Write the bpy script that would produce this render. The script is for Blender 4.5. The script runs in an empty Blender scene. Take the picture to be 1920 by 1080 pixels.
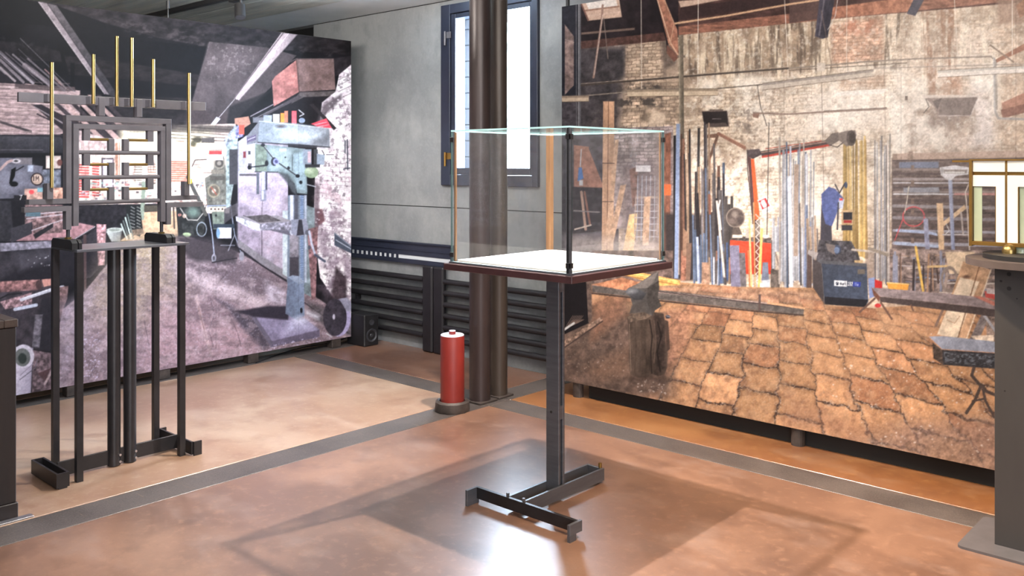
import bpy, bmesh, math, random
import numpy as np
from mathutils import Vector, Matrix

# ------------------------------------------------------------------ camera, light, exposure
scene = bpy.context.scene
col = scene.collection
H, F, YH, TH, CX = 1.5, 1674.18, 309.3, math.radians(42.287), 960.0
RX, RY = math.cos(TH), math.sin(TH)
FX, FY = -math.sin(TH), math.cos(TH)

cam_d = bpy.data.cameras.new('camera')
cam = bpy.data.objects.new('camera', cam_d)
col.objects.link(cam)
cam.location = (0, 0, H)
cam.rotation_euler = (math.pi / 2, 0, TH)
cam_d.sensor_width = 36.0
cam_d.lens = F / 1920 * 36.0
cam_d.shift_y = (YH - 540.0) / 1920.0
cam_d.clip_start = 0.05
scene.camera = cam

vs = scene.view_settings
vs.view_transform = 'Standard'
vs.look = 'None'
vs.exposure = 0.42
vs.gamma = 1.0
vs.use_curve_mapping = False

world = bpy.data.worlds.new('sky')
scene.world = world
world.use_nodes = True
bg = world.node_tree.nodes['Background']
bg.inputs[0].default_value = (0.66, 0.82, 1.0, 1)
bg.inputs[1].default_value = 120.0

def spot(name, loc, target, energy, color, angle=70, blend=0.6, radius=0.04):
    d = bpy.data.lights.new(name, 'SPOT')
    d.energy = energy; d.color = color; d.spot_size = math.radians(angle)
    d.spot_blend = blend; d.shadow_soft_size = radius
    o = bpy.data.objects.new(name, d); col.objects.link(o)
    o.location = loc
    o.rotation_euler = (Vector(target) - Vector(loc)).to_track_quat('-Z', 'Y').to_euler()
    return o

def area(name, loc, target, energy, color, sx, sy):
    d = bpy.data.lights.new(name, 'AREA')
    d.shape = 'RECTANGLE'; d.size = sx; d.size_y = sy
    d.energy = energy; d.color = color
    o = bpy.data.objects.new(name, d); col.objects.link(o)
    o.location = loc
    o.rotation_euler = (Vector(target) - Vector(loc)).to_track_quat('-Z', 'Y').to_euler()
    return o

WARM = (1.0, 0.80, 0.58); NEUT = (1.0, 0.94, 0.88); COOL = (0.90, 0.93, 1.0)
# the track spot over the vitrine, whose shadow lies on the floor
spot('vitrine_spot', (-2.80, 3.45, 2.66), (-2.55, 3.10, 0), 560, (1.0, 0.91, 0.83), 112, 0.7, 0.014)
# fill areas and spots added without fixtures, to brighten murals, wall, floor and ceiling
area('fill_centre', (-1.9, 0.2, 2.74), (-2.4, 3.2, 0.6), 28, NEUT, 3.6, 0.8)  # unseen fill added for the general light level
area('mural_fill_right', (-1.7, 2.55, 2.75), (-1.85, 4.53, 1.35), 52, (1.0, 0.93, 0.85), 3.0, 0.25)  # unseen fill added to brighten the right print
spot('mural_fill', (-3.0, 2.6, 2.70), (-6.0, 4.0, 0.7), 260, (0.97, 0.94, 1.0), 62, 0.9, 0.08)  # added spots, lift the lower part of the left print
spot('mural_fill', (-2.9, 1.2, 2.70), (-6.0, 2.4, 0.6), 190, (0.97, 0.94, 1.0), 58, 0.9, 0.08)
spot('wall_fill', (-3.3, 1.4, 2.70), (-5.3, 4.9, 0.55), 110, NEUT, 46, 0.9, 0.06)  # added low-angle spot for the wall behind the radiators
area('side_fill', (2.40, 0.6, 1.55), (-4.0, 1.6, 1.50), 225, (0.94, 0.96, 1.0), 4.6, 1.7)  # added fill from the side, no window known there
area('ceiling_fill', (-1.6, 1.5, 2.32), (-1.6, 1.5, 3.0), 60, NEUT, 2.4, 0.3)  # added upward fill for the ceiling, no pendant hangs there
area('ceiling_fill', (-4.5, 2.6, 2.46), (-4.7, 2.8, 3.0), 90, NEUT, 1.2, 0.3)  # second added upward fill, nearer the visible ceiling
# added spots, not seen on the track, to brighten the back wall
spot('wall_fill', (-5.35, 3.44, 2.62), (-5.75, 4.9, 0.9), 42, NEUT, 62, 0.9, 0.04)
spot('wall_fill', (-4.55, 3.44, 2.62), (-4.85, 4.9, 0.9), 40, NEUT, 80, 0.9, 0.04)
# warm spot added to brighten and tint the floor at the right
spot('warm_floor_fill', (-1.3, 2.9, 2.70), (-1.25, 3.3, 0), 330, (1.0, 0.72, 0.42), 70, 0.9, 0.04)
# portal guiding the sky light through the room's window
pd = bpy.data.lights.new('window_portal', 'AREA'); pd.shape = 'RECTANGLE'; pd.size = 0.80; pd.size_y = 1.2
pd.cycles.is_portal = True
po = bpy.data.objects.new('window_portal', pd); col.objects.link(po)
po.location = (-4.66, 5.02, 2.06); po.rotation_euler = (math.pi / 2, 0, math.pi)
po.rotation_euler = Vector((0, -1, 0)).to_track_quat('-Z', 'Y').to_euler()

# ------------------------------------------------------------------ helpers
def ray(x, y):
    a = (x - CX) / F
    return (RX * a + FX, RY * a + FY, (YH - y) / F)
def at_x(x, y, X):
    d = ray(x, y); t = X / d[0]
    return Vector((X, d[1] * t, H + d[2] * t))
def at_y(x, y, Y):
    d = ray(x, y); t = Y / d[1]
    return Vector((d[0] * t, Y, H + d[2] * t))
def at_z(x, y, Z):
    d = ray(x, y); t = (Z - H) / d[2]
    return Vector((d[0] * t, d[1] * t, Z))

def tag(o, label=None, cat=None, group=None, kind=None):
    if label: o['label'] = label
    if cat: o['category'] = cat
    if group: o['group'] = group
    if kind: o['kind'] = kind
    return o
def empty(name, loc, label=None, cat=None, group=None):
    o = bpy.data.objects.new(name, None); col.objects.link(o)
    o.location = loc; o.empty_display_size = 0.05
    return tag(o, label, cat, group)

class MB:
    """collects world-space shapes; build() links them as ONE mesh object"""
    def __init__(s): s.bm = bmesh.new()
    def box(s, x0, x1, y0, y1, z0, z1, bev=0.0, mi=0):
        m = Matrix.Translation(((x0 + x1) / 2, (y0 + y1) / 2, (z0 + z1) / 2)) @ Matrix.Diagonal((abs(x1 - x0), abs(y1 - y0), abs(z1 - z0), 1))
        r = bmesh.ops.create_cube(s.bm, size=1.0, matrix=m)
        fs = {f for v in r['verts'] for f in v.link_faces}
        for f in fs: f.material_index = mi
        if bev > 0:
            es = list({e for v in r['verts'] for e in v.link_edges})
            bmesh.ops.bevel(s.bm, geom=es, offset=bev, segments=1, affect='EDGES')
        return s
    def cyl(s, p0, p1, r0, r1=None, n=16, mi=0, smooth=True):
        p0, p1 = Vector(p0), Vector(p1); d = p1 - p0
        m = Matrix.Translation((p0 + p1) / 2) @ d.to_track_quat('Z', 'Y').to_matrix().to_4x4()
        r = bmesh.ops.create_cone(s.bm, cap_ends=True, cap_tris=False, segments=n, radius1=r0,
                                  radius2=r0 if r1 is None else r1, depth=d.length, matrix=m)
        for f in {f for v in r['verts'] for f in v.link_faces}:
            f.smooth = smooth and len(f.verts) == 4; f.material_index = mi
        return s
    def prism(s, pts, vec, mi=0):
        """pts: 3-D polygon, extruded by vec"""
        a = [s.bm.verts.new(p) for p in pts]; v = Vector(vec)
        b = [s.bm.verts.new(Vector(p) + v) for p in pts]
        fs = [s.bm.faces.new(a[::-1]), s.bm.faces.new(b)]
        n = len(a)
        for i in range(n): fs.append(s.bm.faces.new((a[i], a[(i + 1) % n], b[(i + 1) % n], b[i])))
        for f in fs: f.material_index = mi
        return s
    def lathe(s, prof, c, n=32, mi=0):
        """prof: [(r,z)] around the vertical axis through c"""
        rings = []
        for r, z in prof:
            rings.append([s.bm.verts.new((c[0] + r * math.cos(2 * math.pi * i / n), c[1] + r * math.sin(2 * math.pi * i / n), c[2] + z)) for i in range(n)])
        for a, b in zip(rings[:-1], rings[1:]):
            for i in range(n):
                f = s.bm.faces.new((a[i], a[(i + 1) % n], b[(i + 1) % n], b[i])); f.smooth = True; f.material_index = mi
        s.bm.faces.new(rings[0][::-1]).material_index = mi
        s.bm.faces.new(rings[-1]).material_index = mi
        return s
    def build(s, name, mats, parent=None, split=True):
        bmesh.ops.recalc_face_normals(s.bm, faces=s.bm.faces)
        me = bpy.data.meshes.new(name)
        if parent is not None:
            off = Vector((0, 0, 0)); p = parent
            while p is not None: off += p.location; p = p.parent
            bmesh.ops.translate(s.bm, verts=s.bm.verts, vec=-off)
        s.bm.to_mesh(me); s.bm.free()
        for m in (mats if isinstance(mats, (list, tuple)) else [mats]): me.materials.append(m)
        o = bpy.data.objects.new(name, me); col.objects.link(o)
        if parent is not None: o.parent = parent
        if split and any(p.use_smooth for p in me.polygons):
            try: me.set_sharp_from_angle(angle=math.radians(40))
            except Exception: pass
        return o

# ------------------------------------------------------------------ materials
def srgb(r, g, b):
    f = lambda c: c / 12.92 if c <= 0.04045 else ((c + 0.055) / 1.055) ** 2.4
    return (f(r / 255), f(g / 255), f(b / 255), 1)

def mat(name, c, rough=0.5, metal=0.0, var=0.0, scale=8.0, c2=None, bump=0.0, bscale=60, spec=0.5, stretch=None, rvar=0.0):
    m = bpy.data.materials.new(name); m.use_nodes = True
    nt = m.node_tree; N, L = nt.nodes, nt.links
    b = N['Principled BSDF']
    b.inputs['Base Color'].default_value = c
    b.inputs['Roughness'].default_value = rough
    b.inputs['Metallic'].default_value = metal
    b.inputs['Specular IOR Level'].default_value = spec
    if var or c2 or bump or rvar:
        tc = N.new('ShaderNodeTexCoord'); mp = N.new('ShaderNodeMapping')
        L.new(tc.outputs['Object'], mp.inputs[0])
        if stretch: mp.inputs['Scale'].default_value = stretch
    if var or c2:
        n = N.new('ShaderNodeTexNoise'); n.inputs['Scale'].default_value = scale; n.inputs['Detail'].default_value = 7; n.inputs['Roughness'].default_value = 0.62
        L.new(mp.outputs[0], n.inputs['Vector'])
        r = N.new('ShaderNodeValToRGB')
        k = c2 if c2 else tuple(x * (1 + var) for x in c[:3]) + (1,)
        a = c if c2 else tuple(x * (1 - var) for x in c[:3]) + (1,)
        r.color_ramp.elements[0].position = 0.32; r.color_ramp.elements[1].position = 0.68
        r.color_ramp.elements[0].color = a; r.color_ramp.elements[1].color = k
        L.new(n.outputs['Fac'], r.inputs[0]); L.new(r.outputs[0], b.inputs['Base Color'])
        if rvar:
            mr = N.new('ShaderNodeMapRange'); mr.inputs['To Min'].default_value = rough - rvar; mr.inputs['To Max'].default_value = rough + rvar
            L.new(n.outputs['Fac'], mr.inputs['Value']); L.new(mr.outputs[0], b.inputs['Roughness'])
    if bump:
        n2 = N.new('ShaderNodeTexNoise'); n2.inputs['Scale'].default_value = bscale; n2.inputs['Detail'].default_value = 4
        L.new(mp.outputs[0], n2.inputs['Vector'])
        bp = N.new('ShaderNodeBump'); bp.inputs['Strength'].default_value = bump; bp.inputs['Distance'].default_value = 0.01
        L.new(n2.outputs['Fac'], bp.inputs['Height']); L.new(bp.outputs[0], b.inputs['Normal'])
    return m

def mottled(name, base, layers, rough=0.3, bump=0.03, bscale=40, spec=0.5, rvar=0.05):
    """base colour overlaid by noise-masked colours: [(colour, scale, lo, hi, strength, stretch)]"""
    m = mat(name, base, rough, 0, 0, spec=spec, bump=bump, bscale=bscale)
    nt = m.node_tree; N, L = nt.nodes, nt.links; b = N['Principled BSDF']
    tc = N.new('ShaderNodeTexCoord'); prev = None
    for i, (c, sc, lo, hi, st, stretch) in enumerate(layers):
        mp = N.new('ShaderNodeMapping'); mp.inputs['Location'].default_value = (i * 3.7, i * 1.9, i * 0.7)
        mp.inputs['Scale'].default_value = stretch or (1, 1, 1)
        L.new(tc.outputs['Object'], mp.inputs[0])
        n = N.new('ShaderNodeTexNoise'); n.inputs['Scale'].default_value = sc; n.inputs['Detail'].default_value = 8; n.inputs['Roughness'].default_value = 0.6
        L.new(mp.outputs[0], n.inputs['Vector'])
        mr = N.new('ShaderNodeMapRange'); mr.inputs['From Min'].default_value = lo; mr.inputs['From Max'].default_value = hi
        mr.inputs['To Max'].default_value = st
        L.new(n.outputs['Fac'], mr.inputs['Value'])
        mx = N.new('ShaderNodeMix'); mx.data_type = 'RGBA'
        L.new(mr.outputs[0], mx.inputs[0])
        if prev is None: mx.inputs[6].default_value = base
        else: L.new(prev, mx.inputs[6])
        mx.inputs[7].default_value = c
        prev = mx.outputs[2]
        if i == 0 and rvar:
            m2 = N.new('ShaderNodeMapRange'); m2.inputs['To Min'].default_value = rough - rvar; m2.inputs['To Max'].default_value = rough + rvar
            L.new(n.outputs['Fac'], m2.inputs['Value']); L.new(m2.outputs[0], b.inputs['Roughness'])
    L.new(prev, b.inputs['Base Color'])
    return m

def glass(name, tint=(0.97, 0.99, 0.99, 1), refl=1.0, veil=0.0):
    m = bpy.data.materials.new(name); m.use_nodes = True
    nt = m.node_tree; N, L = nt.nodes, nt.links; N.remove(N['Principled BSDF'])
    out = N['Material Output']
    t = N.new('ShaderNodeBsdfTransparent'); t.inputs[0].default_value = tint
    g = N.new('ShaderNodeBsdfGlossy'); g.inputs['Roughness'].default_value = 0.02
    lw = N.new('ShaderNodeLayerWeight'); lw.inputs[0].default_value = 0.5
    pw = N.new('ShaderNodeMath'); pw.operation = 'POWER'; pw.inputs[1].default_value = 5.0
    mu = N.new('ShaderNodeMath'); mu.operation = 'MULTIPLY_ADD'; mu.inputs[1].default_value = 0.6 * refl; mu.inputs[2].default_value = 0.028 * refl
    mx = N.new('ShaderNodeMixShader')
    L.new(lw.outputs['Facing'], pw.inputs[0]); L.new(pw.outputs[0], mu.inputs[0]); L.new(mu.outputs[0], mx.inputs[0])
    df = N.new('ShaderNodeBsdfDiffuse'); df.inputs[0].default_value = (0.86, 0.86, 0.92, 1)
    ft = N.new('ShaderNodeMixShader'); ft.inputs[0].default_value = veil  # diffuse share added as the reflected haze on the panes
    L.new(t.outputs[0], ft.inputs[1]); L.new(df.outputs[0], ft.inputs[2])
    L.new(ft.outputs[0], mx.inputs[1]); L.new(g.outputs[0], mx.inputs[2]); L.new(mx.outputs[0], out.inputs[0])
    return m

M = {}
def floor_mat(name, base, dark, light, rough, pale):
    m = mottled(name, base, [(dark, 0.8, 0.42, 0.64, 0.75, None), (light, 1.4, 0.46, 0.68, 0.70, None), (pale, 3.0, 0.54, 0.74, 0.45, (1, 1.6, 1)),
                             (dark, 5.0, 0.50, 0.66, 0.6, None), (light, 24, 0.54, 0.70, 0.5, None), (dark, 100, 0.56, 0.74, 0.45, None)], rough, 0.02, 60, 0.5, 0.06)
    b = m.node_tree.nodes['Principled BSDF']
    b.inputs['Coat Weight'].default_value = 0.85; b.inputs['Coat Roughness'].default_value = 0.29; b.inputs['Coat IOR'].default_value = 1.5
    return m
M['floor_pale'] = floor_mat('stained_concrete_pale', srgb(148, 117, 94), srgb(122, 88, 67), srgb(170, 147, 126), 0.42, srgb(168, 146, 130))
M['floor_mid'] = floor_mat('stained_concrete_brown', srgb(114, 82, 65), srgb(80, 54, 42), srgb(142, 107, 86), 0.42, srgb(140, 120, 112))
M['floor_orange'] = floor_mat('stained_concrete_orange', srgb(128, 82, 46), srgb(94, 57, 33), srgb(148, 104, 64), 0.42, srgb(142, 112, 88))
M['strip'] = mottled('grey_stone_strip', srgb(78, 71, 68), [(srgb(56, 50, 48), 3, 0.42, 0.62, 0.8, None), (srgb(112, 103, 98), 160, 0.5, 0.75, 0.8, None), (srgb(46, 42, 41), 90, 0.5, 0.75, 0.7, None), (srgb(140, 118, 96), 22, 0.62, 0.75, 0.5, (0.3, 3, 1))], 0.40, 0.1, 120, 0.4)
M['joint'] = mat('cream_joint', srgb(214, 190, 166), 0.6, var=0.15, scale=20)
M['plaster'] = mottled('grey_plaster', srgb(130, 132, 133), [(srgb(106, 109, 112), 1.3, 0.4, 0.7, 0.8, None), (srgb(148, 149, 148), 3.2, 0.45, 0.75, 0.7, None), (srgb(108, 110, 112), 9, 0.5, 0.75, 0.6, (1, 1, 0.6)), (srgb(152, 153, 152), 45, 0.5, 0.8, 0.35, None)], 0.7, 0.06, 70, 0.3)
M['wall_plain'] = mottled('dim_plaster', srgb(120, 118, 116), [(srgb(100, 98, 96), 2, 0.4, 0.7, 0.7, None)], 0.8, 0.03, 40, 0.3)
M['concrete'] = mottled('board_marked_concrete', srgb(172, 174, 168), [(srgb(128, 132, 132), 2.0, 0.4, 0.7, 0.8, (0.5, 4, 1)), (srgb(196, 186, 170), 3.0, 0.45, 0.75, 0.6, (0.4, 8, 1)), (srgb(108, 110, 110), 14, 0.52, 0.75, 0.6, (0.25, 6, 1))], 0.8, 0.12, 30, 0.25)
M['concrete_lit'] = mottled('lit_smooth_concrete', srgb(196, 200, 202), [(srgb(180, 186, 190), 2.5, 0.4, 0.7, 0.7, None)], 0.7, 0.03, 40, 0.3)  # paler than the boards: window light on the strip, put into the colour
M['black'] = mat('black_paint', srgb(22, 21, 23), 0.5, var=0.25, scale=12)
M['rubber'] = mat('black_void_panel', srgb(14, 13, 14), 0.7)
M['navy'] = mat('navy_lacquer', srgb(38, 42, 56), 0.35, 0.1, var=0.2, scale=6)
M['rad'] = mat('blackened_tube', srgb(30, 28, 31), 0.42, 0.1, var=0.25, scale=14)
M['steel'] = mat('brushed_dark_steel', srgb(94, 95, 101), 0.34, 0.45, var=0.18, scale=5, stretch=(1, 1, 8), bump=0.01)
M['steel_dk'] = mat('blackened_steel', srgb(96, 93, 96), 0.40, 0.3, var=0.16, scale=9, bump=0.02)
M['steel_blk'] = mat('burnished_black_steel', srgb(42, 40, 42), 0.36, 0.3, var=0.25, scale=9)
M['post'] = mat('raw_grey_steel', srgb(66, 64, 64), 0.5, 0.4, var=0.15, scale=3, stretch=(1, 1, 0.3), bump=0.01)
M['column'] = mat('rust_brown_column', srgb(52, 42, 41), 0.38, 0.3, var=0.25, scale=7, stretch=(1, 1, 0.25), bump=0.02)
M['column2'] = mat('umber_column', srgb(60, 51, 45), 0.42, 0.3, var=0.25, scale=7, stretch=(1, 1, 0.25), bump=0.02)
M['brass'] = mat('brass', srgb(150, 127, 80), 0.36, 1.0, var=0.08, scale=20)
M['brass_dull'] = mat('aged_brass', srgb(150, 116, 62), 0.40, 0.9, var=0.12, scale=20)
M['red'] = mat('worn_red_paint', srgb(92, 22, 18), 0.45, 0, c2=srgb(120, 34, 26), scale=5, stretch=(1, 1, 0.4), rvar=0.08)
M['red_cap'] = mat('bluish_white_cap', srgb(205, 205, 222), 0.4, var=0.05, scale=10)
M['iron'] = mat('cast_iron', srgb(62, 54, 50), 0.55, 0.3, var=0.3, scale=18, bump=0.15)
M['wood_dk'] = mat('dark_stained_wood', srgb(22, 15, 15), 0.5, 0, c2=srgb(34, 24, 22), scale=5, stretch=(4, 4, 0.25), bump=0.05)
M['maroon'] = mat('maroon_board', srgb(64, 38, 40), 0.4, var=0.18, scale=12)
M['white'] = mat('cream_white_cloth', srgb(240, 236, 226), 0.8, var=0.02, scale=30, spec=0.2)
M['oak'] = mat('honey_wood', srgb(134, 99, 66), 0.5, 0, c2=srgb(108, 76, 48), scale=6, stretch=(6, 6, 0.5))
M['cream'] = mat('cream_enamel', srgb(232, 226, 212), 0.5, var=0.02, scale=10)
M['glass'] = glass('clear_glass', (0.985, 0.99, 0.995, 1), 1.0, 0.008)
M['glass_edge_shaded'] = mat('shaded_glass_edge', srgb(92, 116, 116), 0.2, 0, var=0.1, scale=10)
M['glass_edge_lit'] = mat('lit_green_glass_edge', srgb(190, 232, 232), 0.15, 0, var=0.08, scale=10)
M['green_glass'] = mat('pale_green_glass', srgb(170, 178, 152), 0.2, 0, var=0.12, scale=5)
M['window_glass'] = glass('window_glass', (0.98, 0.99, 1, 1), 0.8)
M['shutter'] = mat('white_shutter_paint', srgb(232, 236, 240), 0.6, var=0.05, scale=6)
M['speaker_grey'] = mat('dark_cone', srgb(46, 46, 50), 0.5, var=0.15, scale=20)
M['bolt'] = mat('bright_rivet', srgb(190, 186, 190), 0.3, 0.9)
M['panel_back'] = mat('panel_edge', srgb(48, 42, 42), 0.6, var=0.15, scale=8)

# ------------------------------------------------------------------ the setting
FLOOR = MB().box(-7.6, 2.5, -3.0, 5.0, -0.12, -0.004).build('floor', M['joint'])
tag(FLOOR, kind='structure')
G_ = 0.003
def slab(name, m, x0, x1, y0, y1, z=0.0):
    return MB().box(x0 + G_, x1 - G_, y0 + G_, y1 - G_, -0.03, z, 0.0015).build(name, m, FLOOR)
slab('floor_panel', M['floor_pale'], -5.96, -4.06, -3.0, 4.02)
slab('floor_panel', M['floor_mid'], -3.85, 2.5, -3.0, 4.02)
slab('floor_panel', M['floor_orange'], -3.85, 2.5, 4.22, 4.9)
slab('floor_panel', M['floor_mid'], -5.96, -4.06, 4.22, 4.9)
slab('floor_panel', M['floor_pale'], -7.6, -6.17, -3.0, 4.9)
slab('floor_strip', M['strip'], -4.06, -3.85, -3.0, 4.02, -0.001)
slab('floor_strip', M['strip'], -4.06, -3.85, 4.02, 4.22, -0.001)
slab('floor_strip', M['strip'], -4.06, -3.85, 4.22, 4.9, -0.001)
slab('floor_strip', M['strip'], -3.85, 2.5, 4.02, 4.22, -0.001)
slab('floor_strip', M['strip'], -5.96, -4.06, 4.02, 4.22, -0.001)
slab('floor_strip', M['strip'], -6.17, -5.96, -3.0, 4.9, -0.001)

WX0, WX1, WZ0, WZ1 = -5.198, -4.186, 1.34, 2.765
CZ = 2.80
def holed(mb, x0, x1, z0, z1, y0, y1):
    mb.box(x0, WX0, y0, y1, z0, z1); mb.box(WX1, x1, y0, y1, z0, z1)
    if z0 < WZ0: mb.box(WX0, WX1, y0, y1, z0, WZ0)
    if z1 > WZ1: mb.box(WX0, WX1, y0, y1, WZ1, z1)
    return mb
WB = holed(MB(), -6.94, 2.5, 0, CZ + 0.05, 4.925, 5.12).build('wall_back', M['rubber'])
tag(WB, kind='structure')
holed(MB(), -6.95, 2.5, 1.1645, CZ, 4.90, 4.924).build('wall_panel', M['plaster'], WB)
MB().box(-6.95, 2.5, 4.90, 4.924, 0.0, 1.1575).build('wall_panel', M['plaster'], WB)
tag(MB().box(-7.75, -7.6, -3.0, 5.12, 0, CZ + 0.05).build('wall_left', M['wall_plain']), kind='structure')
tag(MB().box(2.5, 2.65, -3.0, 5.12, 0, CZ + 0.05).build('wall_right', M['wall_plain']), kind='structure')
tag(MB().box(-7.75, 2.65, -3.15, -3.0, 0, CZ + 0.05).build('wall_front', M['wall_plain']), kind='structure')
W2 = empty('added_window', (2.5, 0.6, 0.7)); tag(W2, kind='structure')  # added frame without an opening, goes with the side fill
for k in range(6):
    MB().box(2.42, 2.5, -1.72 + k * 0.928 - 0.03, -1.72 + k * 0.928 + 0.03, 0.68, 2.42, 0.003).build('mullion', M['navy'], W2)
for z in (0.66, 2.42):
    MB().box(2.42, 2.5, -1.75, 2.95, z - 0.03, z + 0.03, 0.003).build('window_frame', M['navy'], W2)
DR = MB().box(-7.6, -6.95, 5.02, 5.08, 0, CZ + 0.05).build('dark_opening', M['rubber'])  # black panel put in for the darkness of an opening
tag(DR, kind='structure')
MB().cyl((-7.05, 5.01, 1.0), (-7.05, 5.01, 1.14), 0.01).build('panel_handle', M['steel_dk'], DR)  # handle added on the black panel

CE = MB().box(-7.75, 2.65, -3.15, 5.12, CZ + 0.012, CZ + 0.2).build('ceiling', M['wall_plain'])
tag(CE, kind='structure')
rnd = random.Random(4)
y = 4.33
while y > -3.0:
    w = rnd.uniform(0.20, 0.27)
    MB().box(-7.6, 2.5, max(-3.0, y - w) + 0.002, y - 0.002, CZ + rnd.uniform(-0.003, 0.003), CZ + 0.02).build('ceiling_board', M['concrete'], CE)
    y -= w
MB().box(-7.6, 2.5, 4.345, 4.9, CZ + 0.006, CZ + 0.02).build('ceiling_strip', M['concrete_lit'], CE)

# window
WIN = empty('window_1', (WX0, 4.9, WZ0)); tag(WIN, kind='structure')
IX0, IX1, IZ0, IZ1 = -5.046, -4.273, 1.476, 2.652
fr = MB()
fr.box(WX0, IX0 - 0.05, 4.872, 5.0, WZ0, WZ1, 0.003).box(IX1 + 0.03, WX1, 4.872, 5.0, WZ0, WZ1, 0.003)
fr.box(IX0 - 0.05, IX1 + 0.03, 4.872, 5.0, WZ0, IZ0 - 0.055, 0.003).box(IX0 - 0.05, IX1 + 0.03, 4.872, 5.0, IZ1 + 0.04, WZ1, 0.003)
fr.build('window_frame', M['navy'], WIN)
sa = MB()
sa.box(IX0 - 0.048, IX0, 4.885, 4.985, IZ0 - 0.05, IZ1 + 0.036, 0.003).box(IX1, IX1 + 0.028, 4.885, 4.985, IZ0 - 0.05, IZ1 + 0.036, 0.003)
sa.box(IX0, IX1, 4.885, 4.985, IZ0 - 0.05, IZ0, 0.003).box(IX0, IX1, 4.885, 4.985, IZ1, IZ1 + 0.036, 0.003)
sash = sa.build('sash', M['navy'], WIN)
MB().box(IX0, IX1, 4.945, 4.951, IZ0, IZ1).build('pane', M['window_glass'], sash)
for hz in (1.545, 2.50):
    hb = MB().cyl((WX0 + 0.06, 4.862, hz - 0.055), (WX0 + 0.06, 4.862, hz + 0.055), 0.010, n=12)
    hb.box(WX0 + 0.06, WX0 + 0.12, 4.868, 4.872, hz + 0.0, hz + 0.05)
    hb.build('hinge', M['brass_dull'] if hz < 2 else M['steel_dk'], WIN)
# the deep outer reveal of white-painted blocks seen through the pane
ow = MB()
RX0, RX1, RZ0, RZ1 = IX0 + 0.005, IX1 + 0.03, IZ0 - 0.04, IZ1 + 0.03
ow.box(-6.94, RX0 - 0.22, 5.125, 5.46, 0, CZ + 0.05).box(RX1, 2.5, 5.125, 5.46, 0, CZ + 0.05).box(RX0 - 0.22, RX1, 5.125, 5.46, 0, RZ0).box(RX0 - 0.22, RX1, 5.125, 5.46, RZ1, CZ + 0.05)
ow.build('outer_masonry', M['wall_plain'], WB)
z = RZ0
while z < RZ1:
    MB().box(RX0 - 0.215, RX0, 5.13, 5.455, z + 0.004, min(z + 0.126, RZ1), 0.004).build('block', M['shutter'], WB)
    z += 0.130
g0, g1 = at_y(862.5, 100, 5.03).x, at_y(871, 100, 5.03).x
MB().box(g0, g1, 5.015, 5.035, RZ0, RZ1).build('shutter_guide', M['speaker_grey'], WIN)

# ------------------------------------------------------------------ radiators and the duct on the back wall
TZ = [0.579 - 0.0905 * k for k in range(6)]
hx = [at_y(p, 550, 4.853).x for p in (795, 813.5, 815.5, 834)]
for (name, x0, x1, h0, h1, lab) in (('tube_radiator', -6.75, hx[0], hx[0], hx[1], 'black six-tube radiator on the wall behind the small black loudspeaker'),
                                    ('tube_radiator', hx[3], -3.2, hx[2], hx[3], 'black six-tube radiator behind the two brown columns and glass case')):
    R_ = empty(name, ((h0 + h1) / 2, 4.853, 0.0), lab, 'radiator', 'tube radiators on the back wall')
    MB().box(h0, h1, 4.828, 4.878, 0.0, 0.69, 0.012).build('header', M['rad'], R_)
    for z in TZ:
        MB().cyl((x0, 4.853, z), (x1, 4.853, z), 0.0225, n=14).build('tube', M['rad'], R_)
    for bx in ((x0 + 0.5), ):
        MB().box(bx - 0.012, bx + 0.012, 4.853, 4.895, 0.33, 0.37).build('wall_bracket', M['rad'], R_)
MBk = MB()
dx1, LY0, LY1 = -5.055, 4.868, 4.884
MBk.box(-6.75, dx1, LY0, LY1, 0.757, 0.864).box(-6.75, dx1, LY0, LY1, 0.69, 0.726)
MBk.box(-6.75, dx1, 4.850, LY1, 0.856, 0.868).box(-6.75, dx1, 4.860, LY1, 0.800, 0.806)
prev = -6.75
for q in [660, 668.5, 677, 685.5, 694, 702.5, 711.3, 720, 729, 738]:
    a, b = at_y(q, 475, LY0).x, at_y(q + 4.4, 475, LY0).x
    MBk.box(prev, a, LY0, LY1, 0.726, 0.757); prev = b
MBk.box(prev, at_y(746.5, 475, LY0).x, LY0, LY1, 0.726, 0.757)
MBk.box(dx1 - 0.03, dx1, LY0, LY1, 0.726, 0.757)
DU = empty('perforated_ledge', (-5.8, 4.88, 0.69), 'navy metal ledge with a row of square holes above the left radiator', 'ledge')
MBk.build('ledge_plate', M['navy'], DU)
MB().box(-6.74, dx1 - 0.005, LY0 + 0.004, LY1 - 0.001, 0.7262, 0.7568).build('lit_wall_backing', M['concrete_lit'], DU)  # pale strip put in as the lit wall behind the holes
for x in (-6.5, -5.9, -5.3):
    MB().box(x, x + 0.03, LY1, 4.899, 0.78, 0.84).build('wall_bracket', M['rad'], DU)

# ------------------------------------------------------------------ columns
for (cx, cy, r, m, lab) in ((-3.972, 4.064, 0.068, M['column'], 'thicker dark brown steel column beside the red cylinder'),
                            (-3.972, 4.238, 0.0575, M['column2'], 'thinner umber steel column right behind the thicker brown one')):
    C_ = empty('steel_column', (cx, cy, 0), lab, 'column', 'pair of steel columns')
    MB().cyl((cx, cy, 0.012), (cx, cy, CZ - 0.004), r, n=40).build('shaft', m, C_)
    MB().box(cx - r - 0.012, cx + r + 0.012, cy - r - 0.012, cy + r + 0.012, 0.0, 0.012, 0.002).build('base_plate', M['iron'], C_)

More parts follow.
